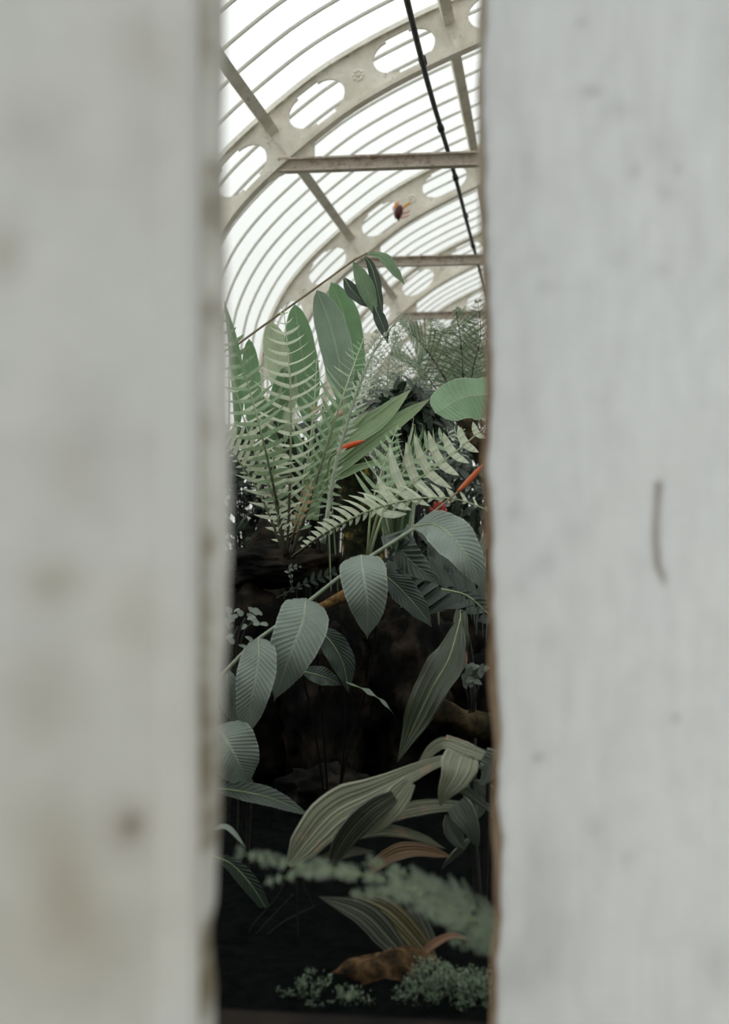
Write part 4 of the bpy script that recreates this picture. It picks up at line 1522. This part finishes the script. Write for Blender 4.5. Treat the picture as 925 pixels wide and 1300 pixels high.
# ------------------------------------------------------------------ bent pleated leaves low on the right
D = 3.2
pg = empty('pleated_leaf_plant', soil_at(P(612, 1150, D)), 'low plant with long bent pleated leaves flopping to one side', 'plant')
PN = TOCAM + UP * .5
for i, (pth, hw, mt, shp, nrm, kw) in enumerate([
    ([(600, 962), (560, 966), (518, 984), (470, 1008), (420, 1035), (366, 1098)], 27, 'leaf_pleated', 'pleat', PN, dict(wave=.004)),
    ([(586, 960, 3.15), (578, 985, 3.12), (566, 1005, 3.12), (558, 1024, 3.14)], 24, 'leaf_pleated', 'flap', TOCAM + UP * .3, {}),
    ([(590, 1022, 3.25), (545, 1024, 3.2), (500, 1034, 3.18), (452, 1056, 3.18)], 11, 'leaf_pleated', 'strap', UP + TOCAM * 1.2, {}),
    ([(446, 1062, 3.2), (490, 1054, 3.18), (530, 1062, 3.2), (566, 1078, 3.22)], 9, 'leaf_pleated', 'grass', UP + TOCAM, {}),
    ([(620, 962, 3.2), (590, 952, 3.25), (560, 944, 3.3), (528, 972, 3.3)], 12, 'leaf_pleated', 'grass', TOCAM + UP * .8, {}),
    ([(612, 962, 3.1), (622, 968, 3.1), (618, 985, 3.1), (606, 1000, 3.1)], 15, 'leaf_pleated_grey', 'flap', TOCAM, {}),
    ([(566, 996, 3.15), (590, 1004, 3.15), (612, 1020, 3.15), (640, 1040, 3.15)], 7, 'leaf_pleated_grey', 'grass', TOCAM + UP, {}),
    ([(580, 1020, 3.2), (592, 1040, 3.18), (600, 1058, 3.18), (606, 1080, 3.2)], 19, 'leaf_pleated_grey', 'flap', TOCAM - RGT * .5, {}),
    ([(566, 1034, 3.25), (572, 1050, 3.24), (582, 1068, 3.24), (592, 1078, 3.24)], 12, 'leaf_pleated_grey', 'lance', TOCAM + RGT * .4, {}),
    ([(588, 985, 3.3), (600, 1005, 3.3), (606, 1025, 3.3), (600, 1045, 3.3)], 15, 'leaf_pleated_grey', 'lance', TOCAM + RGT * .3, {}),
    ([(600, 990, 3.3), (616, 1004, 3.3), (628, 1030, 3.3), (634, 1050, 3.3)], 13, 'leaf_pleated_grey', 'lance', TOCAM - RGT * .2, {}),
    ([(600, 1060, 3.3), (584, 1078, 3.28), (570, 1092, 3.28), (560, 1104, 3.28)], 5, 'leaf_pleated_grey', 'lance', TOCAM, {}),
    ([(500, 1010, 3.12), (470, 1030, 3.1), (440, 1062, 3.1), (418, 1100, 3.1)], 15, 'leaf_pleated_dark', 'strap', TOCAM + UP * .2, {}),
    ([(520, 992, 3.14), (498, 1020, 3.12), (480, 1040, 3.12), (466, 1060, 3.12)], 17, 'leaf_pleated', 'strap', TOCAM + UP * .3, {}),
    ([(400, 1092, 3.22), (440, 1082, 3.22), (476, 1080, 3.22)], 8, 'leaf_pleated', 'lance', UP + TOCAM, {}),
]):
    add_leaf(pg, mt, pth, hw, D, shape=shp, normal=nrm, pleat=.0022, pleat_n=7, nu=28, n=30, fold=.25, seed=i, **kw)
for pth in ([(598, 962), (600, 1040), soil_at(P(606, 1150, D))], [(590, 1022, 3.25), (604, 1080, 3.25), soil_at(P(610, 1150, D))], [(620, 962), (618, 1060), soil_at(P(614, 1150, D))]):
    add_stem(pg, 'stem_dark', pth, 3, D, taper=1.2)

pg2 = empty('olive_pleated_plant', soil_at(P(528, 1212, 2.95)), 'pair of olive pleated blades slanting out from behind the brown rock', 'plant')
add_leaf(pg2, 'leaf_pleated_dark', [(524, 1226), (496, 1196), (460, 1160), (404, 1138)], 18, 2.95, shape='lance', normal=TOCAM + UP * .7 + RGT * .3, pleat=.0018, pleat_n=6, nu=24, fold=.2)
add_leaf(pg2, 'leaf_pleated_olive', [(550, 1222), (524, 1190), (490, 1156), (446, 1136)], 17, 2.98, shape='strap', normal=TOCAM + UP * .6, pleat=.0018, pleat_n=6, nu=24, fold=.2)
add_leaf(pg2, 'leaf_pleated_dark', [(556, 1222, 3.05), (540, 1180, 3.1), (520, 1140, 3.15), (512, 1100, 3.2)], 10, 3.0, shape='strap', normal=TOCAM, pleat=.0018, pleat_n=6, nu=24, fold=.2)

for nm, lab, mt, pth, hw, d_ in (
        ('dry_leaf', 'pinkish dry leaf arched over the pleated leaves', 'leaf_dry_pink', [(566, 936), (585, 944), (604, 953), (630, 968)], 6, 3.3),
        ('dry_leaf', 'orange brown dry leaf under the pleated leaves', 'leaf_dry_orange', [(470, 1104), (498, 1086), (530, 1080), (575, 1088)], 13, 3.25),
        ('dry_leaf', 'curled reddish brown dry leaf above the mossy cushion', 'leaf_dry_brown', [(532, 1216), (552, 1198), (575, 1188), (596, 1194)], 6, 2.85),
        ('dry_leaf', 'dull brown dry leaf lying in the dark under the pleated blades', 'leaf_dry_brown', [(396, 1168), (408, 1170), (420, 1178)], 6, 3.4)):
    e = empty(nm, px([pth[0]], d_)[0], lab, 'leaf')
    add_leaf(e, mt, pth, hw, d_, shape='grass', name='blade', normal=UP + TOCAM * .8, fold=.5)

gs = empty('thin_grass', soil_at(P(320, 1200, 3.1)), 'few thin dark grass stalks crossing in the shade by the door', 'grass')
for pth in ([(300, 1218), (330, 1180), (372, 1135)], [(330, 1195), (360, 1170), (400, 1150)], [(318, 1178), (350, 1140), (368, 1108)], [(378, 1112), (388, 1130), (398, 1150)]):
    add_stem(gs, 'stem_dark', [soil_at(P(pth[0][0], 1220, 3.1))] + pth, .9, 3.1, name='stalk')

# ------------------------------------------------------------------ brown rock, moss cushions, blurred sprig
boulder('mossy_stone', P(500, 1270, 2.85), (.135, .10, .10), 'mossy_rock', 'rusty brown stone at the front of the bed beside the moss', 25, rough=.15)


def cushion(name, lab, centre, size, count, seed, mat='leaf_moss', sz=1.0):
    rnd = random.Random(seed)
    e = empty(name, centre - UP * size[2], lab, 'moss')
    mb, st = MB(), MB()
    for k in range(count):
        th, ph = rnd.uniform(0, 6.283), math.acos(rnd.uniform(0, 1))
        dr = Vector((math.sin(ph) * math.cos(th), math.sin(ph) * math.sin(th), math.cos(ph)))
        k_ = rnd.uniform(.72, 1.05) * (1 + .25 * noise.noise(dr * 3 + Vector((seed, 0, 0))))
        tip = centre - UP * size[2] * .6 + Vector((dr.x * size[0], dr.y * size[1], dr.z * size[2] * 1.6)) * k_
        root = centre - UP * size[2] + Vector((dr.x * size[0] * .4, dr.y * size[1] * .4, 0))
        st.tube([root, root.lerp(tip, .6) + UP * .01, tip], .0012, 3, cap=False)
        for j in range(7):
            b = tip + Vector((rnd.gauss(0, .006), rnd.gauss(0, .006), rnd.gauss(0, .005))) * sz
            dv = (dr + Vector((rnd.uniform(-1, 1), rnd.uniform(-1, 1), rnd.uniform(-.6, .8)))).normalized()
            sv = dv.cross(Vector((rnd.uniform(-1, 1), rnd.uniform(-1, 1), 1))).normalized()
            l, w = rnd.uniform(.007, .013) * sz, rnd.uniform(.0018, .0032) * sz
            mb.add([b, b + dv * l * .5 + sv * w, b + dv * l, b + dv * l * .5 - sv * w], [(0, 1, 2, 3)], [(.5, 0), (1, .5), (.5, 1), (0, .5)])
    st.build('stems', 'stem_dark', e, kind='stuff')
    mb.build('foliage', mat, e, kind='stuff', smooth=False)
    return e


cushion('moss_cushion', 'large feathery moss cushion on the bed beside the brown stone', P(562, 1280, 2.7), (.105, .12, .075), 1150, 3, sz=.75)
cushion('moss_cushion', 'second moss cushion spilling against the inner door edge', P(618, 1285, 2.65), (.09, .10, .07), 600, 4, sz=.75)
cushion('moss_cushion', 'loose low moss tuft growing by the foot of the brown stone', P(392, 1278, 2.75), (.085, .09, .058), 210, 5, sz=.8)
cushion('moss_cushion', 'thin straggly moss tuft between the stone and the loose tuft', P(448, 1282, 2.7), (.05, .06, .035), 120, 6, sz=.8)
cushion('moss_sprout', 'tiny moss sprout on bare soil next to the outer door', P(289, 1279, 2.75), (.010, .012, .012), 8, 7)
cushion('moss_sprout', 'tiny moss sprout on bare soil near the loose tuft', P(323, 1278, 2.75), (.014, .012, .012), 10, 8)

D = 1.9
sp = empty('feathery_sprig_plant', Vector((P(700, 1240, D).x, P(700, 1240, D).y, SOIL)), 'blurred feathery grey green sprig reaching across in front of the bed', 'plant')
for k, (pth, half, dz) in enumerate([
    ([(690, 1215), (620, 1178), (540, 1136), (450, 1108), (370, 1098), (310, 1084)], 46, 0),
    ([(690, 1220), (640, 1180), (580, 1140), (520, 1112), (470, 1092)], 46, .06),
    ([(700, 1225), (650, 1200), (600, 1178), (550, 1162)], 46, -.05),
    ([(690, 1218), (640, 1205), (610, 1200), (575, 1196)], 30, .03),
    ([(600, 1172), (540, 1150), (490, 1134), (450, 1136)], 30, .04),
    ([(470, 1112), (420, 1108), (370, 1112), (340, 1120)], 15, .05),
]):
    bipinnate(sp, 'stem_green', 'leaf_sprig', pth, D + dz, half, name='sprig', step=8, pin_step=4, pin_len=9, pin_w=.9, r=1.4, spread=1.6, seed=91 + k,
              normal=TOCAM + UP * .6, lean=1.5, droop=.1, rnd_n=.5, env=lambda t: min(1, 1.25 - t))
add_stem(sp, 'stem_green', [(690, 1215), (702, 1260), Vector((P(700, 1240, D).x, P(700, 1240, D).y, SOIL))], 3, D, taper=1.3)

# ------------------------------------------------------------------ water pipe lying on the tie bars
mb = MB()
pp = []
for i in range(0, 61):
    Y = 1.6 + (Y_END - 2.0) * i / 60
    ph = (Y - 4.3) % 3.0
    pp.append(Vector((-.52 + .004 * math.sin(Y * 1.7), Y, TIE_Z + .052 - .02 * math.sin(math.pi * ph / 3.0) ** 2)))
pipe = tag(mb.tube(pp, .0125, 8) or mb.build('water_pipe', 'pipe_black'), 'thin black pipe running the length of the roof over the tie bars', 'pipe')
for Y in [2.6 + 1.05 * i for i in range(20)]:
    c = MB()
    c.tube([Vector((-.52 + .004 * math.sin(Y * 1.7), Y, TIE_Z + .045)), Vector((-.52 + .004 * math.sin((Y + .07) * 1.7), Y + .07, TIE_Z + .045))], .018, 8)
    c.build('coupling', 'pipe_black', pipe)
